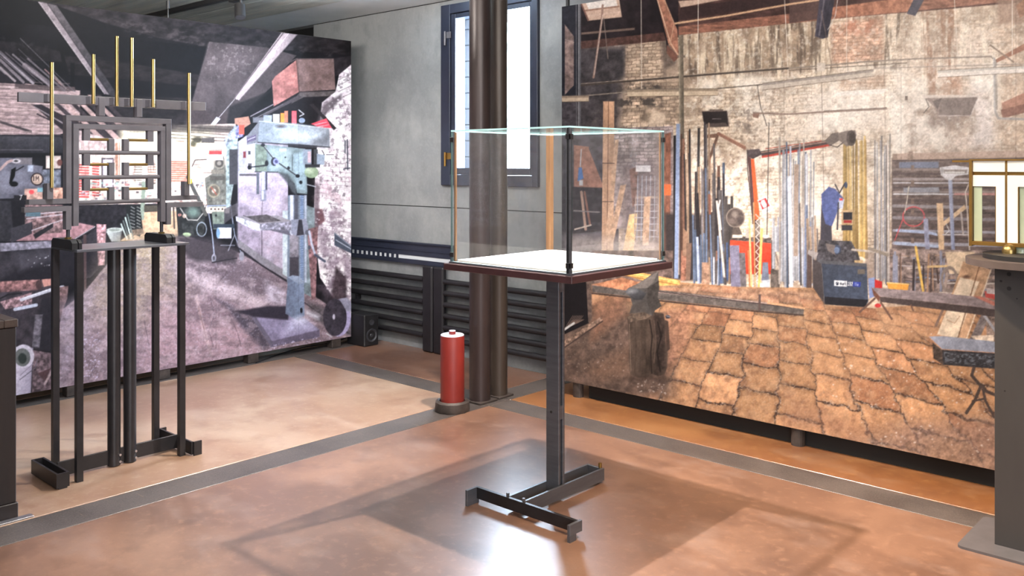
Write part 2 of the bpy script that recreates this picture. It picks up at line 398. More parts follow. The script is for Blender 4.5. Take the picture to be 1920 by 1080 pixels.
# ------------------------------------------------------------------ red cylinder in its iron ring
rc = (-3.945, 3.795)
RD = empty('red_cylinder', (rc[0], rc[1], 0), 'red painted metal cylinder with pale lid on a dark iron ring base', 'cylinder')
MB().lathe([(0.107, 0.0), (0.110, 0.012), (0.106, 0.055), (0.092, 0.066), (0.080, 0.062), (0.077, 0.03)], (rc[0], rc[1], 0), 12).build('ring_base', M['iron'], RD)
MB().lathe([(0.0735, 0.035), (0.0735, 0.452), (0.071, 0.458)], (rc[0], rc[1], 0), 40).build('body', M['red'], RD)
lid = MB().lathe([(0.0715, 0.4585), (0.0715, 0.462), (0.068, 0.465)], (rc[0], rc[1], 0), 40).build('lid', M['red_cap'], RD)
MB().lathe([(0.021, 0.465), (0.021, 0.484)], (rc[0], rc[1], 0), 24).build('knob', M['red'], lid)
MB().lathe([(0.0195, 0.484), (0.0195, 0.488)], (rc[0], rc[1], 0), 24).build('knob_cap', M['red_cap'], lid)

# ------------------------------------------------------------------ small loudspeaker
SP = empty('loudspeaker', (-5.95, 4.69, 0), 'small black loudspeaker box on the floor beside the left mural', 'loudspeaker')
MB().box(-6.075, -5.838, 4.615, 4.765, 0.0, 0.262, 0.008).build('cabinet', M['black'], SP)
def disc_x(x, y, z, prof):
    """profile (r, dx) revolved about the x axis"""
    mb = MB(); n = 28; rings = []
    for r, dx in prof:
        rings.append([mb.bm.verts.new((x + dx, y + r * math.cos(2 * math.pi * i / n), z + r * math.sin(2 * math.pi * i / n))) for i in range(n)])
    for a, b in zip(rings[:-1], rings[1:]):
        for i in range(n): mb.bm.faces.new((a[i], a[(i + 1) % n], b[(i + 1) % n], b[i])).smooth = True
    mb.bm.faces.new(rings[-1])
    return mb
disc_x(-5.838, 4.69, 0.088, [(0.056, 0.0), (0.056, 0.006), (0.048, 0.007), (0.042, 0.001), (0.02, -0.004), (0.014, 0.003)]).build('woofer', M['speaker_grey'], SP)
disc_x(-5.838, 4.69, 0.195, [(0.024, 0.0), (0.024, 0.004), (0.018, 0.004), (0.008, 0.001)]).build('tweeter', M['speaker_grey'], SP)

# ------------------------------------------------------------------ ceiling track and its spotlight
TR = empty('lighting_track', (-3.0, 3.46, CZ), 'long black lighting track under the concrete ceiling', 'track')
MB().box(-7.3, 2.2, 3.44, 3.48, 2.715, 2.752, 0.002).build('rail', M['black'], TR)
for x in (-6.9, -5.2, -3.4, -1.2, 1.0):
    MB().cyl((x, 3.46, 2.752), (x, 3.46, CZ + 0.01), 0.006, n=8).build('hanger', M['black'], TR)
SL = empty('track_spotlight', (-5.80, 3.46, 2.70), 'small black cylindrical spotlight hanging from the ceiling track', 'spotlight')
MB().box(-5.93, -5.72, 3.435, 3.485, 2.690, 2.716, 0.003).build('adapter', M['black'], SL)
MB().cyl((-5.80, 3.46, 2.692), (-5.80, 3.46, 2.645), 0.010, n=10).build('stem', M['black'], SL)
MB().cyl((-5.805, 3.455, 2.655), (-5.775, 3.44, 2.562), 0.039, n=28).build('lamp_body', M['black'], SL)
MB().cyl((-5.7752, 3.4401, 2.5622), (-5.7746, 3.4398, 2.5602), 0.034, n=28).build('lens', M['speaker_grey'], SL)

# ------------------------------------------------------------------ glass display case on its steel T-foot stand
VX0, VX1, VY0, VY1 = -2.99, -2.24, 2.82, 3.57
V = empty('display_case', (-2.56, 3.11, 0), 'empty glass display case with white floor on a slim dark steel T-foot', 'display case')
MB().box(VX0, VX1, VY0, VY1, 1.020, 1.050, 0.002).build('base_board', M['maroon'], V)
gx0, gx1, gy0, gy1 = VX0 + 0.026, VX1 - 0.028, VY0 + 0.022, VY1 - 0.026
rim = MB()
t = 0.014
rim.box(gx0 - 0.006, gx1 + 0.006, gy0 - 0.006, gy0 + t, 1.050, 1.058).box(gx0 - 0.006, gx1 + 0.006, gy1 - t, gy1 + 0.006, 1.050, 1.058)
rim.box(gx0 - 0.006, gx0 + t, gy0 + t, gy1 - t, 1.050, 1.058).box(gx1 - t, gx1 + 0.006, gy0 + t, gy1 - t, 1.050, 1.058)
rim.build('steel_rim', M['steel'], V)
MB().box(gx0 + 0.022, gx1 - 0.022, gy0 + 0.022, gy1 - 0.022, 1.050, 1.066, 0.002).build('white_panel', M['white'], V)
GT, gz0, gz1 = 0.008, 1.058, 1.652
def pane(x0, x1, y0, y1, z0, z1, thin):
    mb = MB().box(x0, x1, y0, y1, z0, z1)
    for f in mb.bm.faces:
        n = f.normal
        f.material_index = 0 if abs(n[thin]) > 0.9 else (1 if thin == 2 or abs(n[2]) > 0.9 else 2)  # top edges coloured as lit, upright edges as shaded
    return mb.build('glass_pane', [M['glass'], M['glass_edge_lit'], M['glass_edge_shaded']], V)
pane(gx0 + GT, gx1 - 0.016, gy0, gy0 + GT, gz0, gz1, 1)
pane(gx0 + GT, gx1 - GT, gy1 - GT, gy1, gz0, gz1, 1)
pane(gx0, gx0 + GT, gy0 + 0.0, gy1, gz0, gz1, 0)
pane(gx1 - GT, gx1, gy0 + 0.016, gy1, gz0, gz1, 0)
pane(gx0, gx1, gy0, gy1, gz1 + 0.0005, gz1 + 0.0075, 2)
def stick(x, y, w, m, z1=gz1 - 0.002):
    return MB().box(x - w / 2, x + w / 2, y - w / 2, y + w / 2, 1.0585, z1, 0.001).build('corner_post', m, V)
stick(gx0 + 0.026, gy1 - 0.026, 0.028, M['oak'])
stick(gx0 + 0.015, gy0 + 0.015, 0.010, M['oak'])
stick(gx1 - 0.014, gy1 - 0.014, 0.007, M['oak'])
MB().box(gx1 - 0.0150, gx1 - 0.0045, gy0 + 0.0005, gy0 + 0.0110, 1.0585, gz1 - 0.001).build('corner_post', M['black'], V)
MB().box(gx1 - 0.0045, gx1 - 0.0005, gy0 + 0.0110, gy0 + 0.0155, 1.0585, gz1 - 0.001).build('corner_post', M['black'], V)
MB().box(gx1 - 0.0045, gx1 + 0.0005, gy0 - 0.0005, gy0 + 0.0110, gz0, gz1 - 0.001).build('seal_strip', M['steel'], V)
MB().box(gx1 - 0.0175, gx1 - 0.0155, gy0 - 0.001, gy0 + 0.002, gz0, gz1 - 0.001).build('seal_strip', M['bolt'], V)
for (x, y) in ((gx1, gy0), (gx0, gy0), (gx1, gy1)):
    for z in (1.078, 1.605):
        sx = -1 if x == gx1 else 1; sy = 1 if y == gy0 else -1
        mb = MB().box(x - sx * 0.004, x + sx * 0.020, y - sy * 0.004, y, z, z + 0.022, 0.001)
        mb.box(x - sx * 0.004, x, y - sy * 0.004, y + sy * 0.020, z, z + 0.022, 0.001)
        mb.build('corner_clip', M['steel_blk'], V)
# stand: two upright bars with a slot, T-shaped foot of flat bars
cx0, cx1, cyf = -2.600, -2.528, 3.088
for dy in (0.0, 0.030):
    MB().box(cx0, cx1, cyf + dy, cyf + dy + 0.014, 0.028, 1.020, 0.001).build('upright_bar', M['steel'], V)
for z in (0.36, 0.93):
    MB().box(cx0 + 0.004, cx1 - 0.0005, cyf + 0.014, cyf + 0.030, z, z + 0.06).build('spacer', M['steel'], V)
MB().cyl((cx0 + 0.03, cyf - 0.002, 0.39), (cx0 + 0.03, cyf + 0.001, 0.39), 0.006, n=12).build('screw', M['black'], V)
ft = 0.062
bx0, bx1, by1 = -2.612, -2.512, 3.41
for (a, b) in ((bx0, bx0 + 0.012), (bx1 - 0.012, bx1)):
    MB().box(a, b, 2.846, by1, 0.012, 0.070, 0.001).build('foot_beam', M['steel'], V)
MB().box(bx0 + 0.012, bx1 - 0.012, by1 - 0.014, by1, 0.012, 0.070, 0.001).build('beam_end', M['steel'], V)
MB().box(bx0 + 0.012, bx1 - 0.012, 2.846, 2.858, 0.012, 0.060, 0.001).build('beam_end', M['steel'], V)
MB().cyl((bx1 - 0.02, by1 - 0.007, 0.070), (bx1 - 0.02, by1 - 0.007, 0.092), 0.0085, n=16).build('brass_pin', M['brass_dull'], V)
MB().box(bx0 + 0.02, bx1 - 0.02, by1 - 0.035, by1 - 0.015, 0.0, 0.014).build('foot_pad', M['rubber'], V)
MB().box(-2.782, -2.225, 2.826, 2.842, 0.020, 0.070, 0.001).build('cross_bar', M['steel_blk'], V)  # black steel puts the shade on its front face into the colour
MB().box(-2.796, -2.782, 2.768, 2.842, 0.0, 0.070, 0.001).build('foot_plate', M['steel'], V)
MB().box(-2.225, -2.211, 2.772, 2.852, 0.026, 0.070, 0.001).box(-2.225, -2.211, 2.772, 2.812, 0.0, 0.026).build('foot_plate', M['steel'], V)
for x in (bx0 + 0.004, bx1 - 0.004):
    MB().box(x - 0.005, x + 0.005, 2.836, 2.846, 0.066, 0.084).build('lug', M['steel_dk'], V)

# ------------------------------------------------------------------ black steel stand and the miniature gate on it
S = empty('steel_stand', (-4.49, 2.0, 0), 'black steel stand with four slim legs and two round tubes under the gate model', 'stand')
PX0, PX1, PY0, PY1, PZ = -4.665, -4.352, 1.735, 2.300, 1.098
MB().box(PX0, PX1, PY0, PY1, PZ - 0.012, PZ, 0.001).build('top_plate', M['steel'], S)
for (x, y) in ((PX1 - 0.030, PY0), (PX1 - 0.030, PY1 - 0.052), (PX0, PY0), (PX0, PY1 - 0.052)):
    lg = MB().box(x, x + 0.030, y, y + 0.006, 0.0 if x > -4.5 else 0.02, PZ - 0.012).box(x + 0.024, x + 0.030, y + 0.006, y + 0.030, 0.0 if x > -4.5 else 0.02, PZ - 0.012)
    lg.build('leg', M['steel_blk'], S)
for y in (1.960, 2.040):
    tb = MB().cyl((-4.468, y, 0.004), (-4.468, y, PZ - 0.012), 0.0305, n=28).build('tube', M['steel_blk'], S)
    for z in (0.022, 0.055):
        MB().cyl((-4.441, y + 0.018, z), (-4.436, y + 0.0185, z), 0.006, n=10).build('rivet', M['bolt'], tb)
MB().box(-4.475, -4.463, 1.690, 2.292, 0.012, 0.082, 0.001).build('base_bar', M['steel_blk'], S)
e = MB()
e.box(-4.632, -4.322, 1.632, 1.642, 0.006, 0.072).box(-4.632, -4.322, 1.680, 1.690, 0.006, 0.072)
e.box(-4.632, -4.622, 1.642, 1.680, 0.006, 0.072).box(-4.332, -4.322, 1.642, 1.680, 0.0, 0.072)
e.build('end_foot', M['steel_blk'], S)
e = MB()
e.box(-4.665, -4.318, 2.292, 2.302, 0.006, 0.072)
e.box(-4.675, -4.665, 2.262, 2.332, 0.0, 0.072).box(-4.318, -4.308, 2.302, 2.345, 0.0, 0.072)
e.build('end_foot', M['steel_blk'], S)

GA = empty('gate_model', (-4.475, 2.0, PZ), 'miniature dark steel gate with six upright brass rods on the black stand', 'gate model')
XF = -4.46
def gy(p, X=XF): return at_x(p, 300, X).y
def gz(p, q, X=XF): return at_x(p, q, X).z
def gbar(name, p0, qt, qb, p1, dep=0.042, xf=XF, m='steel_dk'):
    """bar on the gate's plane: left px, top px and bottom px at the left end, right px"""
    return MB().box(xf - dep, xf, gy(p0, xf), gy(p1, xf), gz(p0, qb, xf), gz(p0, qt, xf), 0.0008).build(name, M[m], GA)
def rod(p, qt, qb, xf, r=0.0085, m='brass'):
    y = gy(p, xf)
    return MB().cyl((xf, y, gz(p, qb, xf)), (xf, y, gz(p, qt, xf)), r, n=16).build('brass_rod', M[m], GA)
# top beam with clamp blocks
gbar('top_beam', 35, 172.5, 190.5, 386, 0.020, -4.475)
for p in (96, 175, 219, 247, 287, 354):
    y = gy(p, -4.415)
    z = 1.8145
    MB().box(-4.475, -4.425, y - 0.012, y + 0.012, z - 0.019, z + 0.019, 0.001).build('clamp_block', M['steel_dk'], GA)
for p, qt, qb in ((97, 117, 352), (175, 102, 195), (219, 68, 199), (247, 71, 200), (287, 111, 201), (354, 137, 345)):
    rod(p, qt, qb, -4.415)
# stems
gbar('stem', 186, 183, 217, 197); gbar('stem', 257, 186, 219, 267)
# outer frame
gbar('outer_top', 124.4, 215.5, 226, 321.5)
zl = gz(54.4, 384)
MB().box(XF - 0.042, XF, gy(124.4), gy(134.4), zl, gz(124.4, 226), 0.0008).build('outer_leg', M['steel_dk'], GA)
MB().box(XF - 0.042, XF, gy(312), gy(321.5), zl, gz(124.4, 226), 0.0008).build('outer_leg', M['steel_dk'], GA)
zt = gz(54.4, 374.4)
MB().box(XF - 0.042, XF, gy(54.4), gy(124.4), zl, zt, 0.0008).build('outer_arm', M['steel_dk'], GA)
MB().box(XF - 0.042, XF, gy(321.5), gy(371), zl, zt, 0.0008).build('outer_arm', M['steel_dk'], GA)
# inner frame
gbar('inner_top', 137.8, 231.6, 241, 310.4)
zi = gz(138, 424)
MB().box(XF - 0.042, XF, gy(137.8), gy(147.8), zi, gz(137.8, 241), 0.0008).build('inner_leg', M['steel_dk'], GA)
MB().box(XF - 0.042, XF, gy(302), gy(310.4), zi, gz(137.8, 241), 0.0008).build('inner_leg', M['steel_dk'], GA)
z0, z1 = gz(45.5, 399), gz(45.5, 389)
zd = gz(124, 431)
MB().box(XF - 0.042, XF, gy(45.5), gy(134.4), z0, z1, 0.0008).build('lower_arm', M['steel_dk'], GA)
MB().box(XF - 0.042, XF, gy(124), gy(134.4), zd, z0, 0.0008).build('drop_leg', M['steel_dk'], GA)
MB().box(XF - 0.042, XF, gy(313), gy(381), z0, z1, 0.0008).build('lower_arm', M['steel_dk'], GA)
MB().box(XF - 0.042, XF, gy(313), gy(321), zd, z0, 0.0008).build('drop_leg', M['steel_dk'], GA)
# three rails with their offset blocks and short brass rods
for k in range(3):
    q = 285.5 + 47.4 * k
    z = gz(150, q)
    MB().cyl((XF - 0.012, gy(147.8), z), (XF - 0.012, gy(300), z), 0.0105, n=14).build('rail', M['steel_dk'], GA)
    for p0, p1, qa, qb in ((158, 170, 241, 263), (278, 289, 241, 263), (205.5, 215.5, 259, 282), (233, 243, 259, 282)):
        za, zb = gz(150, qa + 47.4 * k - (2 if k else 0)), gz(150, qb + 47.4 * k)
        MB().box(XF - 0.032, XF - 0.004, gy(p0), gy(p1), zb, za, 0.0008).build('block', M['steel_dk'], GA)
    zr = gz(170, 261 + 47.4 * k)
    for p0, p1 in ((170, 204.5), (243, 278)):
        MB().cyl((XF - 0.012, gy(p0), zr), (XF - 0.012, gy(p1), zr), 0.007, n=14).build('short_brass_rod', M['brass'], GA)
# side clamps carrying the long rods
for p in (97, 354):
    y = gy(p, -4.415)
    MB().box(-4.475, -4.432, y - 0.014, y + 0.014, zt, zt + 0.075, 0.001).build('rod_clamp', M['steel_dk'], GA)
# feet
for yc in ((gy(138) + gy(128)) / 2 - 0.006, gy(306)):
    MB().cyl((-4.478, yc, PZ + 0.05), (-4.478, yc, zi + 0.004), 0.009, n=12).build('pin', M['steel_blk'], GA)
    prof = [(-4.625, PZ), (-4.375, PZ), (-4.375, PZ + 0.030), (-4.395, PZ + 0.045), (-4.605, PZ + 0.045), (-4.625, PZ + 0.030)]
    MB().prism([(x, yc - 0.022, z) for x, z in prof], (0, 0.026, 0)).build('foot_block', M['black'], GA)
    MB().prism([(x, yc + 0.010, z) for x, z in prof], (0, 0.014, 0)).build('foot_block', M['steel_blk'], GA)
    MB().cyl((-4.478, yc, PZ + 0.044), (-4.478, yc, PZ + 0.054), 0.017, n=6, smooth=False).build('brass_nut', M['brass'], GA)

# ------------------------------------------------------------------ dark wooden box at the left edge
B = empty('wooden_box', (-4.35, 1.1, 0), 'dark stained wooden cabinet standing at the left edge on a plinth', 'cabinet')
zt = 0.845
MB().box(-4.60, -4.118, 0.75, 1.392, 0.065, zt - 0.035, 0.003).build('carcass', M['wood_dk'], B)
MB().box(-4.605, -4.112, 0.745, 1.398, 0.0, 0.065, 0.003).build('plinth', M['wood_dk'], B)
tp = MB().box(-4.605, -4.112, 0.745, 0.80, zt - 0.034, zt, 0.003).box(-4.605, -4.112, 1.343, 1.398, zt - 0.034, zt, 0.003)
tp.box(-4.605, -4.55, 0.80, 1.343, zt - 0.034, zt, 0.003).box(-4.167, -4.112, 0.80, 1.343, zt - 0.034, zt, 0.003)
tp.build('top_frame', mat('brown_wood_rim', srgb(70, 56, 48), 0.5, 0, c2=srgb(50, 38, 34), scale=6, stretch=(0.5, 4, 4)), B)
MB().box(-4.55, -4.167, 0.80, 1.343, zt - 0.034, zt - 0.012).build('top_panel', M['wood_dk'], B)

# ------------------------------------------------------------------ steel pedestal at the right and what stands on it
P = empty('steel_pedestal', (-0.85, 3.97, 0), 'wide raw steel pedestal with round top and floor plate at the right edge', 'pedestal')
def rounded_plate(x0, x1, y0, y1, z0, z1, r, n=6):
    pts = []
    for cx, cy, a in ((x1 - r, y1 - r, 0), (x0 + r, y1 - r, 90), (x0 + r, y0 + r, 180), (x1 - r, y0 + r, 270)):
        for i in range(n + 1):
            t_ = math.radians(a + 90 * i / n); pts.append((cx + r * math.cos(t_), cy + r * math.sin(t_), z0))
    return MB().prism(pts, (0, 0, z1 - z0))
rounded_plate(-1.068, -0.640, 3.762, 4.155, 0.0, 0.010, 0.025).build('floor_plate', M['steel_dk'], P)
MB().box(-0.958, -0.735, 3.872, 3.884, 0.010, 1.106, 0.001).build('front_plate', M['post'], P)
MB().box(-0.958, -0.735, 4.045, 4.057, 0.010, 1.106, 0.001).build('rear_plate', M['post'], P)
MB().box(-0.860, -0.848, 3.884, 4.045, 0.010, 1.106).build('web', M['post'], P)
MB().cyl((-0.845, 3.965, 1.106), (-0.845, 3.965, 1.132), 0.236, n=64).build('round_top', mat('brown_grey_steel', srgb(92, 82, 80), 0.4, 0.4, var=0.15, scale=8), P)
for p, q in ((1892, 514), (1892, 541), (1877, 527), (1907, 560), (1884, 733)):
    w = at_y(p, q, 3.872); r = 0.008 if p == 1892 else (0.005 if p == 1877 else 0.003)
    MB().cyl((w.x, 3.8705, w.z), (w.x, 3.8725, w.z), r, n=14).build('bolt_hole', M['rubber'], P)
D = empty('window_model', (-0.875, 3.97, 1.132), 'brass framed miniature window with cream panels on a black disc', 'window model')
MB().cyl((-0.835, 3.965, 1.132), (-0.835, 3.965, 1.150), 0.185, n=56).build('black_disc', M['black'], D)
kx = at_y(1893, 470, 3.95).x
MB().lathe([(0.026, 0.0), (0.026, 0.014), (0.022, 0.024), (0.013, 0.033), (0.005, 0.036)], (kx, 3.945, 1.150), 24).build('brass_foot', M['brass'], D)
MB().lathe([(0.026, 0.0), (0.026, 0.014), (0.022, 0.024), (0.013, 0.033), (0.005, 0.036)], (kx + 0.03, 3.995, 1.150), 24).build('steel_foot', M['green_glass'], D)
YW = 3.965
def wx(z_): return at_y(1720 + z_ / 4.155, 400, YW).x
def wz(z_, q): return at_y(1720 + z_ / 4.155, 260 + q / 4.155, YW).z
def wp(name, a, b, qt, qb, m, d0=0.0, d1=0.02, ref=440):
    return MB().box(wx(a), wx(b), YW + d0, YW + d1, wz(ref, qb), wz(ref, qt), 0.0008).build(name, M[m], D)
E1 = 1420
wp('frame_stile', 408, 431, 160, 835, 'brass_dull', -0.012, 0.03)
wp('frame_rail', 431, E1, 160, 172, 'brass_dull', -0.012, 0.03)
wp('frame_rail', 431, E1, 798, 826, 'brass_dull', -0.012, 0.03)
wp('frame_stile', E1, E1 + 24, 160, 835, 'brass_dull', -0.012, 0.03)
wp('brass_arm', 270, 408, 168, 184, 'brass_dull', 0.0, 0.01)
wp('mullion', 682, 700, 172, 798, 'brass_dull', 0.004, 0.03)
for s0, s1, g0, g1 in ((433, 681, 435, 500), (701, 940, 880, 940)):
    wp('cream_panel', s0, s1, 174, 258, 'cream')
    mb = MB()
    if s0 == 433:
        mb.box(wx(s0), wx(s1), YW, YW + 0.02, wz(440, 370), wz(440, 284)).box(wx(612), wx(s1), YW, YW + 0.02, wz(440, 797), wz(440, 370))
    else:
        mb.box(wx(s0), wx(s1), YW, YW + 0.02, wz(440, 370), wz(440, 284)).box(wx(s0), wx(783), YW, YW + 0.02, wz(440, 797), wz(440, 370))
    mb.build('cream_panel', M['cream'], D)
    wp('brass_bead', s0, s1, 259, 283, 'brass_dull', 0.012, 0.02)
    wp('glass_strip', g0, g1, 374, 797, 'green_glass', 0.008, 0.012)
wp('brass_bead', 606, 612, 372, 797, 'brass_dull', -0.002, 0.02)
wp('brass_bead', 783, 790, 372, 797, 'brass_dull', -0.002, 0.02)
wp('glass_strip', 792, 878, 374, 797, 'green_glass', 0.010, 0.013)
wp('mullion', 941, 958, 172, 798, 'brass_dull', 0.004, 0.03)
wp('cream_panel', 960, 1418, 174, 797, 'cream')

# ------------------------------------------------------------------ small things on the floor
FP = MB().box(-4.106, -4.068, 1.27, 1.445, 0.0, 0.006, 0.001).build('metal_floor_plate', M['bolt'])
tag(FP, 'small pale metal plate on the floor beside the dark wooden cabinet', 'plate')
cb = MB(); pts = [at_z(a, b, 0.004) for a, b in ((480, 680), (512, 668), (545, 657), (575, 650), (605, 646), (634, 640), (652, 632))]
for a, b in zip(pts[:-1], pts[1:]): cb.cyl(a, b, 0.004, n=8)
tag(cb.build('power_cable', M['black']), 'thin black cable lying on the floor under the left mural', 'cable')

# ------------------------------------------------------------------ the two photographic murals: flat prints on boards
def vnoise(h, w, cell, seed, oct=4, aniso=1.0):
    """fractal value noise, 0..1"""
    rs = np.random.RandomState(seed); out = np.zeros((h, w), np.float32); amp, tot = 1.0, 0.0
    for o in range(oct):
        cy = max(1.0, cell * aniso / 2 ** o); cx = max(1.0, cell / 2 ** o)
        gh, gw = int(h / cy) + 3, int(w / cx) + 3
        g = rs.rand(gh, gw).astype(np.float32)
        yy = np.arange(h) / cy; xx = np.arange(w) / cx
        y0 = yy.astype(int); x0 = xx.astype(int); fy = (yy - y0)[:, None]; fx = (xx - x0)[None]
        fy = fy * fy * (3 - 2 * fy); fx = fx * fx * (3 - 2 * fx)
        a = g[y0][:, x0]; b = g[y0][:, x0 + 1]; c = g[y0 + 1][:, x0]; d = g[y0 + 1][:, x0 + 1]
        out += amp * ((a * (1 - fx) + b * fx) * (1 - fy) + (c * (1 - fx) + d * fx) * fy)
        tot += amp; amp *= 0.55
    out /= tot
    return np.clip((out - 0.5) * 1.8 + 0.5, 0, 1)

class Print:
    """a small raster painter: colours are the print's sRGB values, coordinates its layout units"""
    def __init__(s, x0, y0, x1, y1, base, seed):
        s.x0, s.y0 = x0, y0; s.w, s.h = x1 - x0, y1 - y0
        s.a = np.empty((s.h, s.w, 3), np.float32); s.a[:] = base
        s.seed = seed; s.cache = {}
        s.rs = np.random.RandomState(seed)
    def noise(s, cell, k=0, oct=4, aniso=1.0):
        key = (cell, k, oct, aniso)
        if key not in s.cache: s.cache[key] = vnoise(s.h, s.w, cell, s.seed * 31 + k * 7 + int(cell * 10), oct, aniso)
        return s.cache[key]
    def _win(s, xa, ya, xb, yb, pad):
        ia = max(0, int(math.floor(xa - pad - s.x0))); ib = min(s.w, int(math.ceil(xb + pad - s.x0)) + 1)
        ja = max(0, int(math.floor(ya - pad - s.y0))); jb = min(s.h, int(math.ceil(yb + pad - s.y0)) + 1)
        if ib <= ia or jb <= ja: return None
        X, Y = np.meshgrid(np.arange(ia, ib) + s.x0, np.arange(ja, jb) + s.y0)
        return ia, ib, ja, jb, X.astype(np.float32), Y.astype(np.float32)
    @staticmethod
    def _sd(X, Y, pts, closed=True):
        d2 = np.full(X.shape, 1e12, np.float32); ins = np.zeros(X.shape, bool); n = len(pts)
        for i in range(n if closed else n - 1):
            ax, ay = pts[i]; bx, by = pts[(i + 1) % n]
            ex, ey = bx - ax, by - ay; L = ex * ex + ey * ey + 1e-9
            t = np.clip(((X - ax) * ex + (Y - ay) * ey) / L, 0, 1)
            d2 = np.minimum(d2, (X - ax - t * ex) ** 2 + (Y - ay - t * ey) ** 2)
            if closed and ay != by:
                c = (Y < max(ay, by)) & (Y >= min(ay, by)) & (X < ax + (Y - ay) * ex / ey)
                ins ^= c
        d = np.sqrt(d2)
        return np.where(ins, -d, d) if closed else d
    def _blend(s, wn, cov, c, tex=0.0, tcell=6, tk=0, aniso=1.0):
        ia, ib, ja, jb, X, Y = wn
        col_ = np.empty(X.shape + (3,), np.float32); col_[:] = c
        if tex:
            nz = s.noise(tcell, tk, 4, aniso)[ja:jb, ia:ib]
            col_ *= (1 + tex * 2 * (nz - 0.5))[..., None]
        A = s.a[ja:jb, ia:ib]
        A += (col_ - A) * cov[..., None]
    def poly(s, pts, c, a=1.0, soft=0.6, tex=0.0, tcell=6, tk=0, aniso=1.0, c2=None, ax=None, msk=None):
        """filled polygon; c2 with ax=((x,y),(x,y)) makes a colour gradient; msk=(cell,k,lo,hi) breaks it up by noise"""
        xs = [p[0] for p in pts]; ys = [p[1] for p in pts]
        wn = s._win(min(xs), min(ys), max(xs), max(ys), soft + 1)
        if wn is None: return
        sd = s._sd(wn[4], wn[5], pts)
        cov = np.clip(0.5 - sd / (2 * soft), 0, 1) * a
        if msk:
            nz = s.noise(msk[0], msk[1], 5, msk[4] if len(msk) > 4 else 1.0)[wn[2]:wn[3], wn[0]:wn[1]]
            cov = cov * np.clip((nz - msk[2]) / (msk[3] - msk[2]), 0, 1)
        if c2 is not None:
            (x1, y1), (x2, y2) = ax
            t = np.clip(((wn[4] - x1) * (x2 - x1) + (wn[5] - y1) * (y2 - y1)) / ((x2 - x1) ** 2 + (y2 - y1) ** 2), 0, 1)[..., None]
            c = np.array(c, np.float32) * (1 - t) + np.array(c2, np.float32) * t
        s._blend(wn, cov, c, tex, tcell, tk, aniso)
    def rect(s, x0, y0, x1, y1, c, **k): s.poly([(x0, y0), (x1, y0), (x1, y1), (x0, y1)], c, **k)
    def line(s, pts, w, c, a=1.0, soft=0.5):
        xs = [p[0] for p in pts]; ys = [p[1] for p in pts]
        wn = s._win(min(xs), min(ys), max(xs), max(ys), w / 2 + soft + 1)
        if wn is None: return
        d = s._sd(wn[4], wn[5], pts, False)
        s._blend(wn, np.clip((w / 2 + soft - d) / (2 * soft), 0, 1) * a * min(1.0, w / 0.9), c)
    def ell(s, cx, cy, rx, ry, c, a=1.0, soft=0.6, tex=0.0, tcell=6, ring=0.0):
        wn = s._win(cx - rx, cy - ry, cx + rx, cy + ry, soft + ring + 2)
        if wn is None: return
        q = np.sqrt(((wn[4] - cx) / rx) ** 2 + ((wn[5] - cy) / ry) ** 2)
        sd = (q - 1) * min(rx, ry)
        cov = np.clip(0.5 - sd / (2 * soft), 0, 1) if not ring else np.clip((ring / 2 + soft - np.abs(sd)) / (2 * soft), 0, 1)
        s._blend(wn, cov * a, c, tex, tcell)
    def bricks(s, pts, bw, bh, joint, a=0.6, var=0.12, slope=0.0, k=0, lo=0.35, hi=0.65, jw=0.16, soft=2.0):
        """brick courses: joints and per-brick tone, fading in and out by noise"""
        xs = [p[0] for p in pts]; ys = [p[1] for p in pts]
        wn = s._win(min(xs), min(ys), max(xs), max(ys), soft)
        if wn is None: return
        ia, ib, ja, jb, X, Y = wn
        cov = np.clip(0.5 - s._sd(X, Y, pts) / (2 * soft), 0, 1)
        n1 = s.noise(14, 40 + k)[ja:jb, ia:ib] - 0.5; n2 = s.noise(11, 41 + k)[ja:jb, ia:ib] - 0.5
        V = (Y - slope * X + n1 * bh * 0.35) / bh; r = np.floor(V).astype(int)
        U = (X + n2 * bw * 0.25) / bw + 0.5 * (r % 2); c = np.floor(U).astype(int)
        fu, fv = U - c, V - r
        jm = np.maximum(np.clip(1 - np.minimum(fv, 1 - fv) / jw, 0, 1), np.clip(1 - np.minimum(fu, 1 - fu) / (jw * bh / bw), 0, 1))
        msk = np.clip((s.noise(30, 42 + k)[ja:jb, ia:ib] - lo) / (hi - lo), 0, 1)
        tone = ((np.sin(r * 12.9898 + c * 78.233) * 43758.5453) % 1.0 - 0.5) * 2 * var
        A = s.a[ja:jb, ia:ib]
        A *= (1 + tone * cov * (0.4 + 0.6 * msk))[..., None]
        A += (np.array(joint, np.float32) - A) * (jm * msk * cov * a)[..., None]
    def streaks(s, pts, c, a=0.5, cell=7, aniso=14, k=0, lo=0.5, hi=0.8, soft=6):
        xs = [p[0] for p in pts]; ys = [p[1] for p in pts]
        wn = s._win(min(xs), min(ys), max(xs), max(ys), soft)
        if wn is None: return
        cov = np.clip(0.5 - s._sd(wn[4], wn[5], pts) / (2 * soft), 0, 1)
        nz = s.noise(cell, 60 + k, 4, aniso)[wn[2]:wn[3], wn[0]:wn[1]]
        s._blend(wn, cov * np.clip((nz - lo) / (hi - lo), 0, 1) * a, c)
